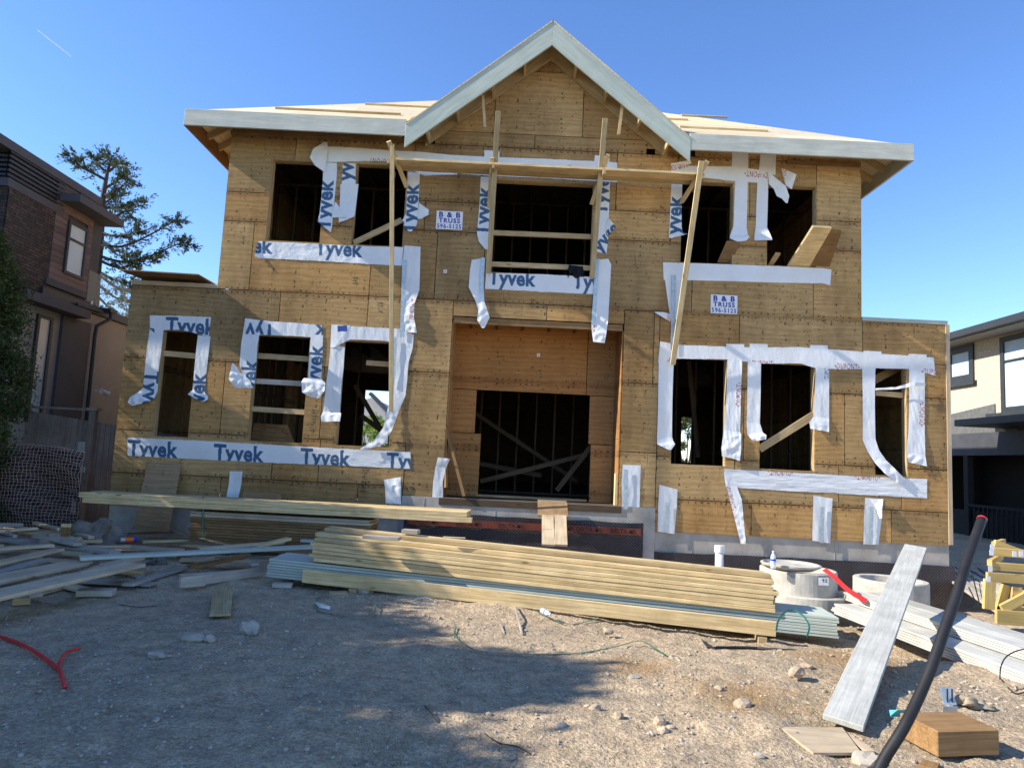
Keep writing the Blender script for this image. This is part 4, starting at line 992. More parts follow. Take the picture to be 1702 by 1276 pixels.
# ---------- scrap pile ----------
SG = 'scrap boards heaped at the left'
def bd(p, zp, q, zq, wd, th, mat, label, group=SG, cat='board', on_edge=False, name='scrap_board', roll=0):
    a = G(*p, zp); b = G(*q, zq); mb = MB()
    u = Vector((0, 0, 1))
    if roll:
        d = (b-a).normalized(); u = Matrix.Rotation(roll, 3, d)@u
    if on_edge: mb.beam(a, b, th, wd, up=u)
    else: mb.beam(a, b, wd, th, up=u)
    return tag(mb.build(name, mat, bevel=.003), label, cat, group)
bd((-90, 1008), .22, (222, 938), .20, .29, .038, 'weathered', 'widest tan plank in front of the scrap pile, running off the left side')
bd((-60, 974), .21, (128, 936), .19, .29, .038, 'weathered', 'tan plank lying just behind the widest plank of the scrap pile')
bd((-60, 888), .22, (192, 918), .20, .19, .038, 'grey_board', 'long grey plank slanting across the middle of the scrap pile')
bd((30, 912), .20, (150, 922), .17, .14, .038, 'weathered', 'brown plank under the long grey plank in the scrap pile')
bd((-20, 936), .21, (66, 923), .2, .09, .04, 'framing', 'yellowish stick at the left edge of the scrap pile')
bd((-20, 958), .18, (74, 930), .17, .12, .038, 'grey_board', 'pale grey stick with a chewed end left of the wide planks')
bd((75, 930), .16, (150, 936), .13, .16, .03, 'weathered', 'brown board under the tip of the mint plank')
bd((132, 927), .25, (527, 908), .30, .19, .036, 'primed', 'long mint green primed plank laid across the scrap pile')
bd((135, 965), .04, (256, 971), .03, .20, .02, 'grey_board', 'flat dark grey board on the dirt before the scrap pile')
bd((212, 972), .06, (305, 943), .05, .13, .03, 'grey_board', 'narrow grey board lying slanted on the flat grey board')
bd((130, 984), .04, (190, 984), .04, .17, .06, 'grey_board', 'thick short grey block at the front of the scrap pile')
bd((108, 973), .03, (160, 984), .03, .14, .03, 'weathered', 'brown board end behind the thick grey block')
bd((299, 968), .07, (432, 950), .07, .11, .04, 'grey_board', 'grey beam on edge lying between the scrap pile and the mint stack', on_edge=True)
bd((300, 957), .05, (420, 948), .05, .12, .03, 'weathered', 'brown board behind the grey beam on edge')
bd((322, 943), .10, (412, 921), .18, .13, .035, 'timber', 'dark brown board propped under the mint plank')
bd((300, 930), .12, (424, 932), .12, .15, .03, 'weathered', 'tan board lying under the right end of the mint plank')
bd((290, 883), .22, (388, 908), .22, .04, .02, 'fresh_lumber', 'thin pale stick slanting in front of the brown board stack')
bd((424, 909), .26, (480, 895), .34, .13, .035, 'fresh_lumber', 'short yellow board propped at the left end of the big stack')
bd((305, 906), .16, (430, 914), .16, .16, .02, 'framing', 'pale board behind the mint plank')
bd((190, 888), .12, (292, 884), .12, .20, .018, 'timber', 'reddish thin board behind the orange spray can')
bd((30, 876), .25, (118, 893), .22, .09, .04, 'framing', 'yellowish stick at the back left of the scrap pile')
bd((58, 869), .30, (152, 893), .25, .08, .04, 'weathered', 'grey brown stick slanting down behind the scrap pile')
bd((36, 884), .27, (88, 888), .26, .14, .04, 'framing', 'short yellow block on top of the scrap pile')
bd((-10, 878), .28, (25, 891), .24, .06, .04, 'primed_white', 'short whitish stick at the left edge of the scrap pile')
bd((-20, 872), .30, (36, 872), .28, .12, .05, 'grey_board', 'dark grey block at the back left edge of the scrap pile')
bd((108, 889), .42, (110, 873), .60, .10, .04, 'framing', 'short stub standing upright beside the grey tarp', roll=0)
bd((125, 908), .2, (216, 908), .18, .14, .02, 'weathered', 'thin tan board between the tarp and the mint plank')
bd((-30, 904), .15, (12, 905), .15, .15, .03, 'weathered', 'brown board end low at the left edge')
bd((-30, 920), .14, (30, 912), .13, .10, .03, 'grey_board', 'dark stick between the grey and yellow boards at the left edge')
bd((205, 950), .08, (236, 952), .08, .07, .04, 'framing', 'small yellow wood chip under the widest plank')
bd((20, 999), .05, (50, 997), .05, .12, .06, 'framing', 'short block propping up the widest plank')
bd((60, 985), .03, (100, 975), .03, .10, .05, 'weathered', 'second brown block under the widest plank')
bd((395, 925), .14, (425, 938), .1, .10, .03, 'primed_white', 'small pale scrap at the left end of the mint stack')
bd((500, 898), .3, (530, 899), .3, .12, .03, 'primed', 'pale green board end against the left end of the big stack')
bd((300, 975), .02, (340, 971), .02, .05, .02, 'weathered', 'thin splinter in front of the grey beam on edge')
bd((330, 935), .03, (300, 925), .05, .12, .03, 'timber', 'dark board end behind the grey beam')
block('wood_block', G(470, 972, .02), .22, .11, .05, .1, 'grey_board', 'grey block on the dirt in front of the mint stack', 'block')
block('wood_block', G(562, 985, .02), .20, .10, .025, .35, 'framing', 'small flat yellow block inside the green strap loop', 'block')
pl = G(366, 1022, .03); pt = G(371, 976, .06)
mb = MB(); mb.beam(pl, pt, .19, .022); tag(mb.build('short_plank', 'fresh_lumber', bevel=.002), 'short pale plank lying alone on the shaded dirt', 'board')
bd((856, 1007), .015, (868, 1054), .012, .022, .008, 'grey_board', 'thin grey lath lying on the dirt in front of the big stack', None)
bd((832, 1036), .01, (838, 1052), .01, .02, .006, 'grey_board', 'tiny splinter beside the grey lath', None)
bd((617, 998), .01, (636, 1003), .01, .03, .006, 'grey_board', 'small flat shim in front of the big stack', None)
for (p, zp, q, zq, wd, mt, lab) in (((-60, 915), .24, (88, 906), .25, .14, 'weathered', 'tan plank under the long grey plank at the left'), ((40, 900), .2, (170, 899), .21, .10, 'framing', 'yellow stick lying in front of the brown paper sack'),
    ((-40, 944), .2, (98, 913), .22, .14, 'weathered', 'tan plank crossing over the yellowish stick at the left edge'), ((150, 948), .06, (232, 926), .14, .19, 'weathered', 'tan plank end under the mint plank'),
    ((236, 900), .16, (330, 897), .16, .12, 'framing', 'pale stick right of the orange spray can'), ((330, 912), .2, (470, 901), .24, .13, 'weathered', 'tan plank behind the right half of the mint plank'),
    ((-30, 884), .33, (60, 878), .32, .09, 'weathered', 'weathered stick on top at the back left of the scrap pile'), ((60, 890), .3, (130, 905), .26, .12, 'grey_board', 'grey board slanting under the paper sack'),
    ((350, 925), .08, (300, 940), .06, .12, 'weathered', 'tan offcut between the grey beam and the mint plank'), ((170, 938), .1, (235, 958), .04, .1, 'grey_board', 'grey stick crossing under the widest plank'),
    ((-20, 968), .1, (60, 990), .06, .14, 'grey_board', 'grey board under the two wide planks at the left'), ((200, 908), .12, (300, 915), .12, .2, 'weathered', 'flat tan board behind the middle of the mint plank')):
    bd(p, zp, q, zq, wd, .035, mt, lab)
# tarp heap
def lump(name, c, sx, sy, sz, mat, label, cat, n=26, fold=.12, sd=0):
    bm = bmesh.new(); bmesh.ops.create_icosphere(bm, subdivisions=4, radius=1)
    for v in bm.verts:
        p = v.co.copy(); r = 1+fold*1.2*noise.noise(p*1.3+Vector((sd, 0, 0)))-fold*.7*abs(noise.noise(p*2.6+Vector((sd, 3, 0))))-fold*.25*abs(noise.noise(p*6+Vector((sd, 7, 0))))
        v.co = Vector((p.x*sx*r, p.y*sy*r, max(p.z, -.25)*sz*r))
    me = bpy.data.meshes.new(name); bm.to_mesh(me); bm.free(); me.shade_smooth(); me.materials.append(MAT[mat])
    o = link_mesh(name, me); o.location = c; return tag(o, label, cat)
c = G(150, 893, .2); lump('tarp', (c.x, c.y, .20), .42, .25, .26, 'grey_cloth', 'crumpled grey tarp heaped on the back of the scrap pile', 'tarp', fold=.5, sd=5)
c = G(100, 905, .2); lump('paper_sack', (c.x, c.y, .24), .30, .2, .11, 'kraft', 'torn brown paper sack on the scrap pile in front of the tarp', 'sack', fold=.6, sd=9)
c = G(262, 937, .03); lump('rag', (c.x, c.y, .04), .12, .1, .09, 'grey_cloth', 'small crumpled dark rag under the mint plank', 'rag', fold=.6, sd=2)
# spray can lying down
a, b = G(200, 897, .2), G(227, 896, .2)
can = empty('spray_can', a, 'orange and blue spray can lying on the scrap pile', 'can')
mb = MB(); mb.tube([a, a+(b-a)*.25], .033, 14); mb.build('can_body', 'galvanised', can)
mb = MB(); mb.tube([a+(b-a)*.25, a+(b-a)*.78], .034, 14); mb.build('label', 'label_orange', can)
mb = MB(); mb.tube([a+(b-a)*.78, b-(b-a)*.06, b], [.034, .034, .024], 14); mb.build('cap', 'label_blue', can)
# mesh debris netting fence in the back left
nf = empty('netting_fence', (-8.2, 11.6, 0), 'brown plastic netting fence with timber posts behind the scrap pile', 'fence')
net = MB()
def nP(u, v):
    x = -11.0+4.15*u; z = .15+(1.50-.28*u+.05*math.sin(u*9))*v; y = 11.55+.05*math.sin(u*20+v*5)+.03*math.sin(v*11+u*3)
    return Vector((x, y, z))
nu, nv = 70, 26
for i in range(nu+1):
    net.tube([nP(i/nu+.004*math.sin(j*1.3+i), j/nv) for j in range(0, nv+1, 2)], .0045, 3, False)
for j in range(nv+1):
    net.tube([nP(i/nu, j/nv+.008*math.sin(i*.7+j*2)) for i in range(0, nu+1, 2)], .0055, 3, False)
net.build('netting', 'net_brown', nf)
mb = MB(); vs = [nP(i/40, j/12)+Vector((0, .03+.02*math.sin(i*1.1+j), -.03)) for i in range(41) for j in range(13)]
mb.add(vs, [(i*13+j, i*13+j+1, (i+1)*13+j+1, (i+1)*13+j) for i in range(40) for j in range(12)], None, .5); mb.build('backing_cloth', 'net_dark', nf, smooth=True)
for x in (-9.6, -8.9, -7.0):
    mb = MB(); mb.box(x, x+.09, 11.62, 11.66, -.1, 1.55); mb.build('post', 'fence_wood', nf)
mb = MB(); mb.beam((-11, 11.7, .55), (-8.3, 11.7, .85), .04, .12); mb.beam((-11, 11.7, 1.2), (-6.9, 11.7, 1.1), .04, .09); mb.build('rail', 'fence_wood', nf)

# ---------- right side ----------
# white boards
WG = 'white primed boards piled at the right'
def whiteb(name, L0, L1, wd, z, n, label, tilt=0, dz1=0):
    root = empty(name, L0, label, 'lumber bundle', WG)
    a, b = Vector(L0), Vector(L1); d = (b-a).normalized(); s_ = Vector((-d.y, d.x, 0))
    for k in range(n):
        mb = MB(); j = rnd.uniform(-.05, .05)
        for q in range(2):
            o = s_*(q*wd*1.01+rnd.uniform(-.01, .01)); mb.beam(a+d*(j+q*.05)+o+Vector((0, 0, z+k*.024)), b+d*j+o+Vector((0, 0, z+k*.024+dz1)), wd-.004, .021)
        mb.build('board_layer', 'primed_white', root, bevel=.002)
g0, g1 = G(1402, 1012, .04), G(1780, 1153, .04)
whiteb('white_boards', (g0.x, g0.y, 0), (g1.x, g1.y, 0), .27, .0, 5, 'lower bundle of long white primed boards at the right, running out of frame')
g0, g1 = G(1412, 982, .2), G(1790, 1100, .2)
whiteb('white_boards', (g0.x, g0.y, 0), (g1.x, g1.y, 0), .27, .125, 4, 'upper bundle of white primed boards resting behind on the lower one')
# leaning white board
mb = MB(); a = Vector((2.30, 4.80, .06)); b = Vector((5.22, 8.72, .80))
a = G(1401, 1201, .07); b = at(1522, 909, 8.75)
mb.beam(a, b, .235, .038, up=(.12, 0, 1)); tag(mb.build('leaning_board', 'primed_white', bevel=.004), 'long white board propped up over the white pile, pointing at the camera', 'board')
# concrete rings
c0 = G(1336, 1012, -.1); cc_ = Vector((3.82, 9.15, gh(3.8, 9.2)))
mb_r = empty('concrete_manhole', cc_, 'stacked concrete manhole rings with a round lid behind the big lumber stack', 'manhole')
gz = at(1370, 1012, 8.65).z
def ring(name, c, r, h, th, mat='concrete_light', wob=0):
    mb = MB(); c = Vector(c)
    mb.lathe(c, [(r-th, 0), (r, 0), (r, h-.012), (r-.012, h), (r-th+.012, h), (r-th, h-.012), (r-th, 0)], 56); return mb.build(name, mat, mb_r, smooth=False)
R1c = at(1336, 1000, 9.2); 
ring('lower_ring', (R1c.x, 9.2, gz-.06), .54, at(1405, 985, 9.2).z-gz+.06, .08)
zt1 = at(1405, 985, 9.2).z
R2c = at(1326, 970, 9.2); zt2 = at(1385, 947, 9.2).z
ring('upper_ring', (R2c.x, 9.2, zt1), .46, zt2-zt1, .07)
R3c = at(1314, 936, 9.1); zt3 = at(1314, 936, 9.1).z
mb = MB(); mb.lathe((R3c.x, 9.1, 0), [(.001, zt2+.002), (.26, zt2+.002), (.355, zt3-.02), (.36, zt3), (.33, zt3+.005), (.30, zt3-.025), (.001, zt3-.03)], 48)
mb.build('lid', 'concrete_light', mb_r)
c = at(1369, 966, 8.73); mb = MB(); mb.box(c.x-.06, c.x+.06, c.y-.005, c.y, c.z-.045, c.z+.045); lb = mb.build('paper_label', 'sign_white', mb_r)
lettering([('92', (c.x+.01, c.y-.007, c.z+.012), XA, ZA, .06, .02)], 'label_print', 'ink_black', lb)
mb2 = empty('concrete_ring', at(1480, 985, 10.0), 'open round concrete ring behind the leaning white board', 'ring')
q = at(1480, 962, 10.0); mb = MB(); mb.lathe((q.x, 10.0, 0), [(.38, -.6), (.47, -.6), (.47, q.z-.01), (.46, q.z), (.39, q.z), (.38, q.z-.01), (.38, -.6)], 56); mb.build('ring_body', 'concrete_light', mb2)
mb = MB(); mb.lathe((q.x, 10.0, 0), [(.001, q.z-.35), (.379, q.z-.35)], 40); mb.build('ring_bottom', 'dirt', mb2)
# white vent pipe
p = at(1196, 906, 9.6); mb = MB(); mb.tube([(p.x, p.y, -.3), (p.x, p.y, p.z-.09)], .055, 20); pv = empty('vent_pipe', (p.x, p.y, -.3), 'white plastic vent pipe with a cap standing behind the big lumber stack', 'pipe')
mb.build('pipe_body', 'white_plastic', pv, smooth=True); mb = MB(); mb.tube([(p.x, p.y, p.z-.09), (p.x, p.y, p.z)], .067, 20); mb.build('cap', 'white_plastic', pv)
# bottle standing
def bottle(base, up_, label, r=.031, h=.20):
    base = Vector(base); u = Vector(up_).normalized(); bt = empty('water_bottle', base, label, 'bottle', 'water bottles')
    prof = [(.9, 0), (1, .008), (1, .04), (.94, .05), (1, .06), (1, .13), (.97, .145), (.8, .162), (.5, .178), (.40, .182), (.40, .195)]
    mb = MB(); mb.tube([base+u*z*(h/.2) for _, z in prof], [r*q for q, _ in prof], 18); mb.build('bottle_body', 'bottle_plastic', bt, smooth=True)
    mb = MB(); mb.tube([base+u*h*.98, base+u*h*1.06], r*.45, 14); mb.build('cap', 'white_plastic', bt)
    mb = MB(); mb.tube([base+u*h*.38, base+u*h*.66], r*1.02, 18, False); mb.build('label', 'blind', bt, smooth=True)
    mb = MB(); mb.tube([base+u*h*.47, base+u*h*.57], r*1.04, 18, False); mb.build('label_stripe', 'label_blue', bt, smooth=True)
bp_ = G(1285, 945, .44); bottle((bp_.x, bp_.y, .31+7*.0455-.185), (0, 0, 1), 'clear water bottle standing on the right end of the big lumber stack')
q0, q1 = G(901, 1014, .03), G(926, 1026, .03); bottle(q0, q1-q0, 'crushed clear bottle lying on the dirt in front of the big lumber stack', .03, .19)
# red ribbon, red fork hose
def ribbon(pts, wd, mat, name, label, cat, th=.004, group=None, up=(0, 0, 1)):
    pts = [Vector(p) for p in pts]; mb = MB(); vs = []; n = len(pts)
    for i, p in enumerate(pts):
        d = (pts[min(i+1, n-1)]-pts[max(i-1, 0)]).normalized(); s_ = d.cross(Vector(up)).normalized()*wd/2; u = s_.cross(d).normalized()*th
        vs += [p-s_, p+s_, p+s_+u, p-s_+u]
    fs = []
    for i in range(n-1):
        for k in range(4): fs.append((i*4+k, i*4+(k+1) % 4, (i+1)*4+(k+1) % 4, (i+1)*4+k))
    fs += [(0, 1, 2, 3), tuple(range(4*n-4, 4*n))]
    mb.add(vs, fs, None, .5); return tag(mb.build(name, mat), label, cat, group)
def smooth_pts(pts, k=6):
    pts = [Vector(p) for p in pts]; out = []
    for i in range(len(pts)-1):
        p0, p1, p2, p3 = pts[max(i-1, 0)], pts[i], pts[i+1], pts[min(i+2, len(pts)-1)]
        for j in range(k):
            t = j/k; out.append(.5*((2*p1)+(p2-p0)*t+(2*p0-5*p1+4*p2-p3)*t*t+(3*p1-p0-3*p2+p3)*t**3))
    return out+[pts[-1]]
ribbon(smooth_pts([at(1370, 946, 8.72), at(1385, 957, 8.6), at(1408, 979, 8.4), at(1440, 999, 8.3)]), .06, 'red_plastic', 'red_strip', 'broad red plastic strip hanging from the manhole rings to the white boards', 'strip', up=(0, -1, .4))
def gp(px, py, h): 
    q = G(px, py, 0); return G(px, py, gh(q.x, q.y)+h)
hs = empty('red_hose', gp(100, 1110, 0), 'forked red plastic hose lying on the shaded dirt at the left', 'hose')
mb = MB(); mb.tube(smooth_pts([gp(2, 1058, .02), gp(35, 1070, .025), (gp(62, 1085, .03)), gp(86, 1102, .025), gp(98, 1112, .02), gp(103, 1125, .02), gp(108, 1141, .018)]), .014, 10); mb.build('main_tube', 'red_plastic', hs, smooth=True)
mb = MB(); mb.tube(smooth_pts([gp(98, 1112, .02), gp(101, 1097, .03), gp(112, 1083, .04), gp(132, 1077, .03)]), .012, 10); mb.build('branch_tube', 'red_plastic', hs, smooth=True)
# black pipe rising in the right foreground
pp = [(1462, 1276, 3.75), (1500, 1212, 3.78), (1526, 1160, 3.85), (1550, 1103, 3.92), (1569, 1048, 4.0), (1588, 995, 4.1), (1602, 948, 4.2), (1617, 905, 4.32), (1632, 863, 4.45)]
pts = [at(q[0], q[1], q[2]) for q in pp]; g_ = pts[0].copy(); g_.z = -.05; g_.x -= .12; g_.y -= .10
pts = smooth_pts([g_]+pts[0:], 5)
cp = empty('conduit_pipe', (g_.x, g_.y, 0), 'black flexible conduit standing up out of the ground at the right foreground', 'pipe')
mb = MB(); mb.tube(pts, .028, 20); mb.build('pipe_body', 'black_plastic', cp, smooth=True)
mb = MB(); d = (pts[-1]-pts[-2]).normalized(); mb.tube([pts[-1]-d*.004, pts[-1]+d*.006], .029, 20); mb.build('red_end', 'red_plastic', cp)
# timber block
tb = MB(); 
c = G(1590, 1250, .02); d = (G(1655, 1268, 0)-G(1545, 1272, 0)).normalized()
tb.beam(c-d*.20+Vector((0, .09, .075)), c+d*.22+Vector((0, .09, .075)), .30, .145); tag(tb.build('timber_block', 'timber', bevel=.006), 'thick brown timber offcut lying in the right foreground', 'block')
bd((1530, 1268), .01, (1560, 1276), .01, .12, .02, 'timber', 'thin brown offcut under the thick timber block', None)
# flat ply scrap
mb = MB(); mb.poly([gp(1296, 1207, .03), gp(1400, 1208, .035), gp(1432, 1250, .03), gp(1352, 1250, .02)], (0, 0, -.015)); tag(mb.build('plywood_scrap', 'weathered'), 'flat pale plywood scrap lying in the dirt below the leaning board', 'scrap')
mb = MB(); mb.beam(gp(1395, 1215, .01), gp(1448, 1252, .01), .05, .03); tag(mb.build('wood_strip', 'weathered'), 'pale wood strip beside the flat plywood scrap', 'scrap')
# galvanised bracket
kb = empty('metal_bracket', gp(1578, 1190, 0), 'galvanised metal framing bracket standing in the dirt by the timber block', 'bracket')
mb = MB(); a = gp(1578, 1199, .01); mb.obox(a+Vector((0, 0, .05)), (XA and Vector(XA), Vector((0, .96, .25)), Vector((0, -.25, .96))), (.048, .002, .055)); 
a2 = gp(1576, 1165, .03); mb.obox(a2+Vector((.0, 0, .035)), (Vector((1, 0, 0)), Vector((0, .4, .9)), Vector((0, -.9, .4))), (.045, .055, .002)); mb.build('plate', 'galvanised', kb)
mb = MB()
for dx in (-.015, .018): mb.box(a2.x+dx-.004, a2.x+dx+.004, a2.y-.02, a2.y-.012, a2.z+.0, a2.z+.09)
mb.build('slot', 'dark_trim', kb)
c = gp(1612, 1170, .02); lump('leaf_litter', (c.x+.02, c.y, c.z), .13, .07, .05, 'kraft', 'dry crumpled paper and leaves behind the metal bracket', 'litter', fold=.9, sd=21)
mb = MB(); mb.poly([gp(1478, 1180, .03), gp(1492, 1180, .045), (gp(1520, 1180, .04)), gp(1506, 1192, .015), gp(1480, 1190, .015)], (0, 0, .004)); tag(mb.build('paper_scrap', 'teal_paper'), 'teal and white paper scrap beside the black conduit', 'paper')
mb = MB(); mb.poly([gp(522, 1000, .02), gp(533, 1003, .05), gp(549, 1008, .03), gp(548, 1013, .01), gp(530, 1009, .01)], (0, 0, .004)); tag(mb.build('paper_scrap', 'sign_white'), 'white paper scrap inside the green strap loop', 'paper')
# plastic lid
mb = MB(); 
lid = [gp(704+18*math.cos(t)+4*math.sin(2*t), 998+5.5*math.sin(t), .012) for t in np.arange(0, 6.3, .35)]
mb.tube(lid, .004, 6, False); tag(mb.build('plastic_lid', 'bottle_plastic'), 'clear oval plastic lid rim on the dirt in front of the big stack', 'lid')
# green straps
GS = 'green packing straps'
def strap(pxs, label, mat='green_strap', wd=.016): ribbon(smooth_pts([gp(*p) for p in pxs]), wd, mat, 'packing_strap', label, 'strap', .0025, GS)
strap([(548, 980, .05), (530, 993, .03), (524, 1005, .015), (530, 1014, .01), (560, 1022, .012), (600, 1024, .02), (622, 1018, .03), (622, 1003, .06), (605, 992, .05)], 'looped green strap on the shaded dirt in front of the left of the big stack')
strap([(758, 1040, .02), (757, 1056, .015), (775, 1072, .03), (800, 1082, .02), (850, 1086, .015), (900, 1087, .012), (960, 1085, .012), (1020, 1075, .03), (1062, 1065, .05), (1085, 1075, .06), (1106, 1088, .02)], 'longest green strap snaking from shade into sun across the middle')
strap([(884, 1011, .04), (905, 1022, .03), (935, 1035, .02), (960, 1036, .02), (985, 1030, .03), (1003, 1026, .03)], 'green strap running past the crushed bottle')
pr_ = [at(1290, 1048, 7.25), at(1294, 1030, 7.3), at(1306, 1016, 7.3), at(1320, 1014, 7.3), at(1336, 1024, 7.25), at(1345, 1040, 7.2), at(1341, 1058, 7.15)]
ribbon(smooth_pts(pr_), .018, 'green_strap', 'packing_strap', 'green strap arched over the right end of the big stack', 'strap', .0025, GS, up=(0, -1, 0))
# black stick with frayed end
bs = empty('black_strip', gp(1250, 1078, 0), 'long thin black plastic strip with a bristly end on the sunlit dirt', 'strip')
mb = MB(); mb.tube(smooth_pts([gp(1186, 1077, .02), gp(1240, 1076, .025), gp(1300, 1080, .02), gp(1362, 1084, .012)]), [.017]*19, 6); mb.tube(smooth_pts([gp(1190, 1074, .02), gp(1290, 1077, .02)]), .008, 5); mb.build('strip_body', 'black_plastic', bs)
mb = MB()
for k in range(9): mb.tube([gp(1187, 1076, .02), gp(1166+k*1.2, 1062+k*1.9, .035-.003*k)], .004, 5)
mb.build('bristles', 'black_plastic', bs)
# wire hoop at the right edge
mb = MB(); mb.tube(smooth_pts([gp(1662, 1128, .1), at(1664, 1106, 5.75), at(1676, 1088, 5.8), at(1705, 1078, 5.9), at(1740, 1085, 5.9), at(1745, 1130, 5.5), gp(1715, 1142, .05), gp(1688, 1152, .01), gp(1662, 1126, .02)]), .005, 6)
tag(mb.build('wire_hoop', 'black_plastic'), 'thin black wire hoop at the right edge beside the white boards', 'wire')
# dark twigs
for pts_, lb in (([(805, 1218, .01), (830, 1234, .02), (860, 1240, .01), (882, 1252, .01)], 'dark curved twig at the bottom centre'), ([(706, 1172, .01), (718, 1186, .03), (728, 1200, .01)], 'small forked twig in the shade'), ([(198, 1004, .01), (228, 1008, .02), (258, 1007, .02)], 'thin dark twig in front of the scrap pile')):
    mb = MB(); mb.tube(smooth_pts([gp(*p) for p in pts_]), .004, 5); tag(mb.build('twig', 'bark'), lb, 'twig')
# rocks, one by one
def rock(px, py, wpx, label, mat='rock', flat=.65, sd=0):
    c = gp(px, py, 0); r = wpx/2*(c-EYE).length/1180
    bm = bmesh.new(); bmesh.ops.create_icosphere(bm, subdivisions=2, radius=1); sd = px*.37
    for v in bm.verts:
        p = v.co.copy(); k = 1+.45*noise.noise(p*1.2+Vector((sd, 0, 0)))+.22*noise.noise(p*3.1+Vector((sd, 5, 0)))
        v.co = Vector((p.x*r*k, p.y*r*.8*k, p.z*r*flat*k))
    me = bpy.data.meshes.new('stone'); bm.to_mesh(me); bm.free(); me.materials.append(MAT[mat]); o = link_mesh('stone', me)
    o.location = (c.x, c.y, c.z+r*flat*.55); tag(o, label, 'stone', 'stones lying in the yard')
for (x, y, w_, lb, mt, fl_) in ((412, 1052, 32, 'angular grey stone in the shade below the lone plank', 'rock', .7), (318, 1064, 34, 'flat grey stone left of the angular one in the shade', 'rock', .4), (348, 1066, 18, 'small bluish stone beside the flat grey stone', 'rock', .7),
    (1325, 1124, 22, 'round tan stone alone on sunlit dirt below the white bundle end', 'rock_tan', .85), (1340, 1110, 18, 'flat pale stone behind the round tan one', 'rock_tan', .5), (1236, 1176, 24, 'oval tan stone in the rusty grass patch', 'rock_tan', .75),
    (990, 1182, 18, 'pale lumpy stone, right of a pair by the shade edge', 'rock_tan', .8), (977, 1177, 11, 'small stone, left of the pair by the shade edge', 'rock_tan', .8), (1028, 1194, 17, 'pale stone right of the pair by the shade edge', 'rock_tan', .8),
    (1098, 1204, 22, 'upper clod of the cluster of dirt clods at bottom centre right', 'rock_tan', .7), (1102, 1217, 16, 'lower clod of the cluster of dirt clods', 'rock_tan', .7), (1115, 1212, 12, 'right clod of the cluster of dirt clods', 'rock_tan', .7), (933, 1208, 18, 'greyish flat stone at the edge of the shade', 'rock', .5),
    (1437, 1272, 34, 'large grey stone at the foot of the black conduit', 'rock', .7), (1305, 1202, 18, 'pale stone touching the flat plywood scrap', 'rock_tan', .5), (1262, 1258, 16, 'half buried stone at the bottom edge', 'rock', .5),
    (608, 985, 24, 'mossy stone at the foot of the big lumber stack', 'rock', .7), (1196, 1146, 14, 'small stone by the dry grass', 'rock_tan', .6), (1055, 1128, 20, 'dark flat stone on the sunlit dirt', 'rock', .4), (1010, 1052, 16, 'small stone in the dirt below the big stack', 'rock_tan', .6), (1165, 1046, 15, 'pale stone just below the big stack', 'rock_tan', .6),
    (1340, 1172, 14, 'reddish stone near the leaning board', 'rock_tan', .6), (498, 966, 20, 'dark stone beside the mint stack', 'rock', .6), (262, 1092, 30, 'low dark clod in the left shade', 'rock', .35), (1190, 1036, 13, 'small clod in front of the stack', 'rock', .6)):
    rock(x, y, w_, lb, mt, fl_)
# yellow timber crate at the right edge
cr = empty('timber_crate', at(1670, 1040, 8.2), 'yellow timber frame crate standing at the right edge', 'crate')
def cb(name, a, b, Y_, wd=.09, th=.04, Y2=None):
    mb = MB(); mb.beam(at(*a, Y_), at(*b, Y2 or Y_), th, wd, up=(0, 0, 1) if abs(a[0]-b[0]) > abs(a[1]-b[1]) else (1, 0, 0)); mb.build(name, 'yellow_wood', cr, bevel=.003)
cb('rail', (1640, 958), (1780, 968), 7.9, .10); cb('rail', (1645, 940), (1780, 950), 8.02, .09); cb('rail', (1648, 916), (1780, 926), 8.1, .09); cb('rail', (1652, 903), (1780, 950), 8.2, .09)
cb('post', (1645, 962), (1643, 1012), 7.9, .12); cb('post', (1689, 975), (1688, 1015), 7.9, .11); cb('post', (1672, 972), (1660, 1015), 8.0, .09); cb('post', (1740, 962), (1736, 1015), 7.9, .12)
cb('brace', (1665, 1012), (1735, 975), 7.86, .10); cb('rail', (1655, 1024), (1790, 1034), 7.85, .15); cb('rail', (1655, 1010), (1780, 1016), 8.0, .05)
cb('side_rail', (1652, 905), (1668, 900), 8.2, .07, .05, 8.9); cb('side_rail', (1645, 935), (1664, 925), 8.0, .07, .05, 8.9)
mb = MB()
for (x, y) in ((1649, 909), (1648, 918), (1646, 945), (1643, 962), (1686, 920), (1697, 920)):
    c = at(x, y, 7.84); mb = MB(); mb.box(c.x-.022, c.x+.022, c.y-.003, c.y, c.z-.03, c.z+.03); mb.build('paper_tag', 'sign_white', cr)
# grey stacked planks behind, in the gap between the houses
for k in range(6):
    bd((1582, 918+k*9), -.1, (1668, 965+k*11), -.1, .12, .04, 'grey_board', 'grey weathered plank lying in the narrow gap beside the right neighbour house', 'grey planks in the gap between the houses', name='grey_plank')
mb = MB(); mb.tube([at(1628, 970, 9.5), at(1630, 985, 9.4), at(1636, 1004, 9.3)], .006, 5)
for a, b in (((1615, 950), (1628, 1002)), ((1610, 975), (1622, 1000))): mb.tube([at(*a, 9.5), at(*b, 9.4)], .008, 5)
tag(mb.build('black_wire', 'black_plastic'), 'tangle of thin black wires beside the concrete corner of the house', 'wire')
# =================== LEFT NEIGHBOUR ===================
nh = empty('left_neighbour_house', (-12.5, 15, 0), 'modern dark neighbour house with brick, rose siding and a glass balcony at the left', 'house')
X1 = -9.0
def nb(name, boxes, mat, parent=None, label=None, bevel=0):
    mb = MB()
    for b in boxes: mb.box(*b)
    o = mb.build(name, mat, parent or nh, bevel=bevel)
    if label: o['label'] = label
    return o
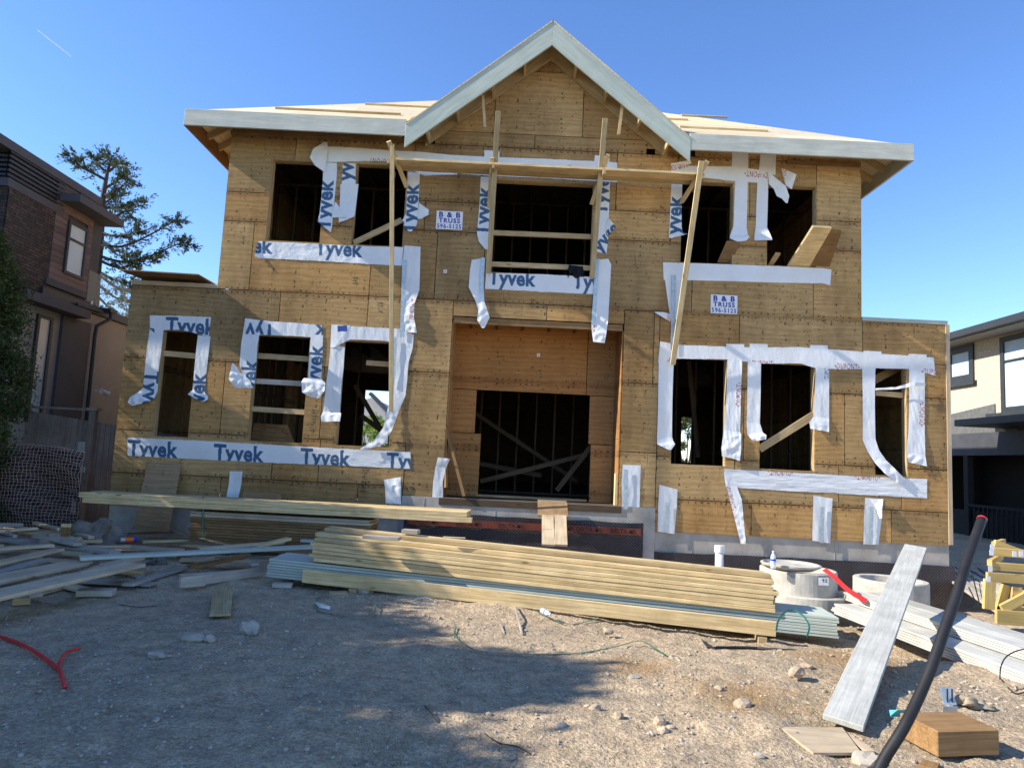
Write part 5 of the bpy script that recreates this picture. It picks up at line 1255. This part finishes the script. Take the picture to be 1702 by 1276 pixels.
# upper block
nb('upper_wall', [(-16, X1-.03, 12.1, 15.0, 4.25, 6.6)], 'charcoal')
mb = MB(); mb.add([(X1, 12.1, 4.3), (X1, 13.37, 4.3), (X1, 13.37, 6.0), (X1, 12.1, 6.0), (-16, 12.08, 4.3), (X1, 12.08, 4.3), (X1, 12.08, 6.0), (-16, 12.08, 6.0)], [(0, 1, 2, 3), (4, 5, 6, 7)],
    [(0, 4.3, 0), (1.27, 4.3, 0), (1.27, 6, 0), (0, 6, 0), (-7, 4.3, 0), (0, 4.3, 0), (0, 6, 0), (-7, 6, 0)], .5); mb.build('brick_panel', 'dark_brick', nh)
sd_ = MB(); z = 4.64
while z < 6.62:
    for (ya, yb) in ((13.38, 13.76), (14.42, 14.6)) if 4.8 < z < 5.92 else ((13.38, 14.6),): sd_.box(X1-.02, X1+.012, ya, yb, z, z+.108)
    z += .115
sd_.build('rose_siding', 'siding_rose', nh)
lv = [(X1-.02, X1+.03, 12.0, 13.55, 6.1+k*.085, 6.1+k*.085+.045) for k in range(6)]+[(-12, X1, 12.0, 12.06, 6.1+k*.085, 6.1+k*.085+.045) for k in range(6)]
nb('louvre_band', lv, 'dark_trim'); nb('upper_band', [(-16, X1+.02, 12.03, 13.6, 5.93, 6.08)], 'slate_wall')
nb('parapet', [(-16, X1+.05, 11.6, 14.75, 6.56, 6.72)], 'slate_wall')
nb('canopy', [(X1-.1, X1+.42, 13.42, 15.0, 6.18, 6.34)], 'slate_wall'); nb('band_under_siding', [(X1-.05, X1+.04, 13.3, 14.62, 4.5, 4.63)], 'charcoal')
wf = nb('window', [(X1-.02, X1+.05, 13.77, 13.83, 4.84, 5.92), (X1-.02, X1+.05, 14.35, 14.41, 4.84, 5.92), (X1-.02, X1+.05, 13.83, 14.35, 5.86, 5.92), (X1-.02, X1+.05, 13.83, 14.35, 4.84, 4.9), (X1-.02, X1+.05, 13.83, 14.35, 5.54, 5.58)], 'dark_trim')
nb('pane', [(X1-.02, X1+.015, 13.83, 14.35, 4.9, 5.54), (X1-.02, X1+.015, 13.83, 14.35, 5.58, 5.86)], 'blind', wf)
nb('rear_pier', [(-10.2, X1-.15, 14.62, 15.05, 4.3, 5.95)], 'slate_wall')
# lower block
nb('lower_wall', [(-16, X1-.01, 12.6, 19, -.2, 4.25)], 'stucco_beige')
nb('balcony_slab', [(-14, X1+.06, 13.2, 19, 4.26, 4.42)], 'dark_trim')
nb('lower_canopy', [(-10, X1+.32, 12.4, 14.35, 4.03, 4.2)], 'slate_wall'); nb('grey_pier', [(X1-.1, X1+.05, 13.92, 14.85, -.2, 4.02)], 'slate_wall')
wl = nb('window', [(X1-.02, X1+.04, 13.2, 13.27, 1.9, 3.9), (X1-.02, X1+.04, 13.58, 13.65, 1.9, 3.9), (X1-.02, X1+.04, 13.27, 13.58, 3.84, 3.9)], 'dark_trim'); nb('pane', [(X1-.02, X1+.01, 13.27, 13.58, 1.9, 3.84)], 'pane_glass', wl)
gl = nb('glass_railing', [(X1-.01, X1+.005, 14.66+k*.84, 14.66+k*.84+.82, 4.45, 5.13) for k in range(5)], 'clear_glass')
nb('clamp', [(X1-.03, X1+.03, 14.8+k*.42, 14.84+k*.42, 4.38, 4.5) for k in range(9)], 'galvanised', gl)
mb = MB(); mb.tube([(X1+.10, 14.2, 4.3), (X1+.10, 15.1, 4.33)], .035, 8); mb.tube([(X1+.16, 15.32, 4.42), (X1+.18, 15.3, 4.22), (X1+.08, 15.0, 4.0), (X1+.08, 14.97, 3.8), (X1+.08, 15.0, 2.0), (X1+.08, 15.0, 0)], .04, 10); mb.box(X1, X1+.22, 15.2, 15.45, 4.36, 4.44); mb.build('downpipe', 'dark_trim', nh)
mb = MB(); c = atX(158, 650, X1+.06); mb.tube([c, c+Vector((.12, 0, .02))], .03, 8); mb.tube([c+Vector((.12, -.04, .03)), c+Vector((.22, -.14, .0))], [.03, .055], 12); mb.tube([c+Vector((.12, .04, .03)), c+Vector((.22, .14, -.04))], [.03, .055], 12); mb.build('flood_lamp', 'white_plastic', nh)
# side wood fence
fn = empty('wooden_side_fence', (-8.95, 13.6, 0), 'grey board side fence with capped posts beside the left neighbour house', 'fence')
for k in range(34):
    x = -9.5+k*.105; zz = 2.12-.012*k
    mb = MB() if k % 12 == 0 else mb; mb.box(x, x+.098, 13.25, 13.27, 0, zz)
    if k % 12 == 11 or k == 33: mb.build('board_panel', 'fence_wood', fn)
for x, h in ((-9.32, 2.3), (-7.72, 2.12)):
    mb = MB(); mb.box(x-.06, x+.06, 13.14, 13.24, 0, h); mb.build('post', 'fence_wood', fn); mb = MB(); mb.box(x-.1, x+.1, 13.1, 13.28, h, h+.05); mb.build('post_cap', 'fence_wood', fn)
mb = MB(); mb.box(-9.4, -7.7, 13.18, 13.28, 2.12, 2.16); mb.build('top_rail', 'fence_wood', fn)

# =================== RIGHT NEIGHBOUR ===================
rh = empty('right_neighbour_house', (17, 22, 0), 'cream stucco neighbour house with dark trim and low grey roof at the right', 'house')
def rb(name, boxes, mat, parent=None):
    mb = MB()
    for b in boxes: mb.box(*b)
    return mb.build(name, mat, parent or rh)
XR = 14.0
rb('cream_wall', [(XR, 22, 18, 24.7, 3.35, 6.01)], 'stucco_cream')
mb = MB(); quad_slab(mb, (13.27, 17, 6.04), (13.27, 25.7, 6.04), (17.8, 22.8, 7.61), (17.8, 17, 7.61), .05); quad_slab(mb, (13.27, 25.7, 6.04), (23, 25.7, 6.04), (23, 22.8, 7.61), (17.8, 22.8, 7.61), .05); mb.build('shingle_roof', 'shingle', rh)
rb('gutter', [(13.12, 13.29, 17, 25.8, 5.86, 6.05)], 'dark_trim'); rb('soffit', [(13.29, XR, 17, 25.7, 5.83, 5.88)], 'soffit')
def frame(name, y0, y1, z0, z1, w_, parts=(), x=XR):
    f = [(x-.05, x+.02, y0, y0+w_, z0, z1), (x-.05, x+.02, y1-w_, y1, z0, z1), (x-.05, x+.02, y0+w_, y1-w_, z1-w_, z1), (x-.05, x+.02, y0+w_, y1-w_, z0, z0+w_)]+[(x-.045, x+.01, y0+w_, y1-w_, zz, zz+.06) for zz in parts]
    o = rb('window', f, 'dark_trim'); rb('pane', [(x-.01, x+.005, y0+w_, y1-w_, z0+w_, z1-w_)], 'blind', o)
frame('w', 21.3, 22.6, 4.67, 5.80, .21); rb('window_sill', [(XR-.12, XR, 21.2, 22.7, 4.54, 4.66)], 'dark_trim')
frame('w', 18.1, 20.12, 3.6, 5.76, .15, (5.02,)); rb('window_sill', [(XR-.24, XR, 18, 20.5, 3.45, 3.58)], 'dark_trim')
mb = MB(); mb.add([(XR-.04, 24.7, 3.52), (XR-.04, 20.4, 3.88), (XR-.04, 20.4, 3.05), (XR-.04, 24.7, 3.05), (XR+.6, 24.7, 3.52), (XR+.6, 20.4, 3.88), (XR+.6, 20.4, 3.05), (XR+.6, 24.7, 3.05)], [(0, 1, 2, 3), (0, 4, 5, 1), (1, 5, 6, 2)], None, .5); mb.build('stucco_skirt', 'stucco_grey', rh)
rb('porch_roof', [(12.6, XR+.1, 17, 20.1, 3.15, 3.33)], 'dark_trim'); rb('porch_beam', [(XR-.1, XR+.1, 17, 24.7, 2.40, 3.06)], 'charcoal')
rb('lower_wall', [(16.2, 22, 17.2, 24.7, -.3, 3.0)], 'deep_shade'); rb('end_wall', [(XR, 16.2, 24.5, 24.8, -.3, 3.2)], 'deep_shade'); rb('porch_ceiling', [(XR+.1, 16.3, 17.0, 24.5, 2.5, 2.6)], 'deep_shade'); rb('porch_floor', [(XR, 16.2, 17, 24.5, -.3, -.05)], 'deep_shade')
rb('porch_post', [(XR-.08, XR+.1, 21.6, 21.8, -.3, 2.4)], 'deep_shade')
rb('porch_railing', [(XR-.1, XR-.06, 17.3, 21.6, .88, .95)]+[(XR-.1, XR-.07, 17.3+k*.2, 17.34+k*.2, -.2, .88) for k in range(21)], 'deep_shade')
rb('added_dark_wall', [(XR+.02, XR+.12, 17, 24.5, -.3, .75)], 'deep_shade')  # dark wall added so the space below the porch reads black
# house far behind, seen through the window holes
fh = empty('far_house', (-7, 46, 0), 'pale house far behind, glimpsed through the lower left window hole', 'house')
mb = MB(); q = at(634, 745, 45); c = at(617, 668, 45); d = at(643, 690, 45)
mb.poly([(c.x-3, 45, 0), (d.x, 45, 0), (d.x, 45, d.z), (c.x, 45, c.z+.3), (c.x-3, 45, c.z-1)], (0, 6, 0)); mb.build('wall', 'far_white', fh)
mb = MB(); mb.beam((c.x, 44.6, c.z+.5), (d.x+.3, 44.6, d.z+.1), .8, .2); mb.build('roof', 'slate_wall', fh)
mb = MB(); mb.box(d.x-3, d.x+2.2, 43.5, 43.6, at(630, 706, 43.5).z-.1, at(630, 706, 43.5).z); mb.box(d.x-3, d.x+2.2, 43.5, 43.6, at(630, 718, 43.5).z-.1, at(630, 718, 43.5).z); mb.build('railing', 'charcoal', fh)

# =================== PLANTS ===================
def leaf_cloud(pts, size, tones, name, mat, parent, droop=0, elong=1.0, dirs=None):
    """one small pointed leaf per point"""
    n = len(pts); pts = np.array(pts)
    d = rs.normal(size=(n, 3)); 
    if dirs is not None: d = d*.55+np.array(dirs)
    d[:, 2] -= droop; d /= np.linalg.norm(d, axis=1, keepdims=True)
    r = rs.normal(size=(n, 3)); s_ = np.cross(d, r); s_ /= np.linalg.norm(s_, axis=1, keepdims=True)
    L = size*rs.uniform(.6, 1.4, (n, 1)); w_ = L/elong*.5
    a = pts; b = pts+d*L*.5+s_*w_; c = pts+d*L; e = pts+d*L*.5-s_*w_
    v = np.stack([a, b, c, e], 1).reshape(-1, 3); f = np.arange(4*n).reshape(-1, 4)
    me = bpy.data.meshes.new(name); me.from_pydata(v.tolist(), [], f.tolist())
    A = me.attributes.new('tone', 'FLOAT', 'POINT'); A.data.foreach_set('value', np.repeat(np.array(tones, dtype=np.float32), 4))
    me.materials.append(MAT[mat]); return link_mesh(name, me, parent)
def clumps(centres, per, rad, tonef=lambda p: rs.rand()):
    P_, T_ = [], []
    for c, r in centres:
        t0 = rs.rand()*.5
        q = rs.normal(size=(per, 3)); q /= np.linalg.norm(q, axis=1, keepdims=True); q *= (rs.rand(per, 1)**.5)*r
        P_.append(q+np.array(c)); T_.append(np.clip(t0+.25+q[:, 2]/r*.25+rs.uniform(-.2, .2, per), 0, 1))
    return np.concatenate(P_), np.concatenate(T_)
def shrub(name, c, rx, ry, h, n, per, label, leaf=.07, mat='cedar_leaf', cat='shrub', group=None, z0=.1, elong=2.2, bare=False, cr=.28):
    root = empty(name, (c[0], c[1], gh(c[0], c[1])), label, cat, group)
    tr = MB()
    for k in range(5):
        a = k*1.26; tr.tube([(c[0], c[1], -.1), (c[0]+.2*rx*math.cos(a), c[1]+.2*ry*math.sin(a), h*.4), (c[0]+.5*rx*math.cos(a), c[1]+.5*ry*math.sin(a), h*.8)], [.06, .04, .015], 6)
    tr.build('trunk', 'bark', root)
    cs = []
    for i in range(n):
        t = rs.rand(); z = z0+(h-z0)*t; prof = math.sqrt(max(0.02, 1-(max(0, t-.45)/.55)**2))*(.75+.25*min(1, t/.3)); a = rs.uniform(0, 6.28); q = rs.uniform(.55, 1.05)
        cs.append(((c[0]+rx*prof*q*math.cos(a), c[1]+ry*prof*q*math.sin(a), z), cr*rs.uniform(.6, 1.2)))
    p, t = clumps(cs, per, .3); leaf_cloud(p, leaf, t, 'crown', mat, root, elong=elong); return root
sh = shrub('evergreen_shrub', (-8.82, 11.3), .95, .6, 4.85, 360, 260, 'tall rounded green shrub with bare twigs in front of the left neighbour house', leaf=.055)
mb = MB()
for k in range(70):
    q = Vector((-8.7+rnd.uniform(-.4, .3), 10.85+rnd.uniform(-.1, .2), rnd.uniform(2.3, 3.6))); d = Vector((rnd.uniform(-.2, 1), rnd.uniform(-.6, .1), rnd.uniform(-.5, .7))).normalized()*rnd.uniform(.3, .7)
    m1 = q+d*.5+Vector((rnd.gauss(0, .05), rnd.gauss(0, .05), rnd.gauss(0, .05))); mb.tube([q, m1, q+d], [.009, .006, .002], 4)
mb.build('bare_twigs', 'weathered', sh)
# hedge row and trees just outside the left edge of the picture, whose shade falls on the yard
HG = 'evergreens along the left lot line'
for (x, y, h, rx, ry) in HEDGE:
    shrub('boundary_evergreen', (x, y), rx, ry, h, int(70*h/4), 170, 'dense evergreen along the left lot line, just outside the picture', leaf=.17, group=HG, cat='tree', cr=.45)

# ---------- sparse conifer behind the left house ----------
ct = empty('conifer_tree', at(150, 700, 22), 'sparse wind-shaped conifer with dark needles rising behind the left neighbour house', 'tree')
YC = 21.5; tk = MB(); trunk = [at(148, 760, YC), at(152, 600, YC), at(158, 480, YC), at(166, 400, YC), at(170, 340, YC), at(176, 300, YC), at(182, 272, YC)]
tk.tube(smooth_pts(trunk), np.linspace(.20, .03, len(smooth_pts(trunk))), 8)
BR = [((178, 300), [(150, 285), (132, 275), (113, 257)]), ((178, 290), [(165, 275), (155, 262), (140, 262)]), ((181, 285), [(190, 275), (178, 262)]), ((176, 312), [(195, 300), (208, 285), (200, 270)]),
      ((174, 325), [(192, 318), (212, 300), (204, 292)]), ((172, 345), [(195, 345), (215, 338), (238, 333)]), ((170, 350), [(150, 335), (130, 318), (112, 308)]), ((168, 365), [(190, 360), (210, 352), (228, 372)]),
      ((166, 385), [(190, 392), (222, 388), (250, 380)]), ((165, 405), [(200, 410), (240, 395), (282, 372), (292, 368)]), ((164, 425), [(205, 435), (250, 425), (290, 408), (311, 403)]), ((164, 432), [(200, 445), (235, 432), (262, 428)]),
      ((162, 450), [(185, 462), (210, 470), (228, 456)]), ((160, 470), [(185, 490), (205, 500), (222, 505)]), ((160, 440), [(150, 420), (142, 410)]), ((160, 490), [(180, 510), (200, 525)]), ((158, 480), [(140, 470), (120, 480)]), ((166, 395), [(185, 415), (200, 425), (215, 420)]),
      ((162, 455), [(200, 480), (230, 475), (240, 462)]), ((158, 505), [(185, 530), (215, 540)]), ((180, 280), [(184, 268), (186, 262)]), ((170, 340), [(185, 330), (196, 326)])]
pts = []; dr = []; tn = []
for (s0, path) in BR:
    dy = rnd.uniform(-1.3, 1.3); P_ = [at(*s0, YC)]+[at(p[0], p[1], YC+dy*(k+1)/len(path)) for k, p in enumerate(path)]
    sp = smooth_pts(P_, 8); tk.tube(sp, np.linspace(.05, .012, len(sp)), 5)
    for i in range(4, len(sp)):
        if rnd.random() < .25: continue
        for s_ in (-1, 1):
            q = sp[i]; d = (sp[i]-sp[i-1]).normalized(); side = Vector((rnd.gauss(0, .6), rnd.gauss(0, .7), rnd.gauss(0, .5)))
            tw = (d*.6+side).normalized()*rnd.uniform(.15, .5); e = q+tw; e.z -= .04
            tk.tube([q, q+tw*.6, e], [.010, .007, .004], 3, False)
            dens_ = int(rnd.choice((8, 26, 48))*(.5+i/len(sp)))
            for k in range(dens_):
                f = rnd.uniform(.1, 1.1); pts.append((q.x+tw.x*f+rnd.gauss(0, .035), q.y+tw.y*f+rnd.gauss(0, .035), q.z+tw.z*f+rnd.gauss(0, .03))); dr.append((tw.normalized()+d*.5)[:]); tn.append(rnd.uniform(0, .55)+.4*(rnd.random() < .2))
tk.build('trunk', 'bark', ct); leaf_cloud(pts, .088, tn, 'crown', 'needles', ct, elong=2.6, dirs=dr)
# green shrub glimpsed through the house
q = at(626, 745, 30); shrub('garden_shrub', (q.x-.2, 30), 1.1, .8, at(630, 705, 30).z+.3, 40, 160, 'bright green bush behind the house, glimpsed through the lower left window hole', leaf=.12, mat='bright_leaf')
q = at(1141, 735, 30); shrub('garden_shrub', (q.x, 30), 1.0, .8, at(1141, 690, 30).z, 40, 160, 'leafy bush behind the house, glimpsed through the lower right window hole', leaf=.12, mat='cedar_leaf')
# street trees beyond for the horizon line
# contrail: a short thin streak of vapour high in the sky
ca, cb_ = at(62, 50, 900), at(118, 94, 900)
mb = MB(); mb.tube([ca, ca+(cb_-ca)*.5, cb_], [.5, .9, .5], 6); m, t, b = newmat('vapour', 1, 0); b.inputs['Base Color'].default_value = (1, 1, 1, 1); b.inputs['Alpha'].default_value = .35
tag(mb.build('contrail', 'vapour'), 'short thin white contrail high in the sky at the upper left', 'contrail', kind='stuff')
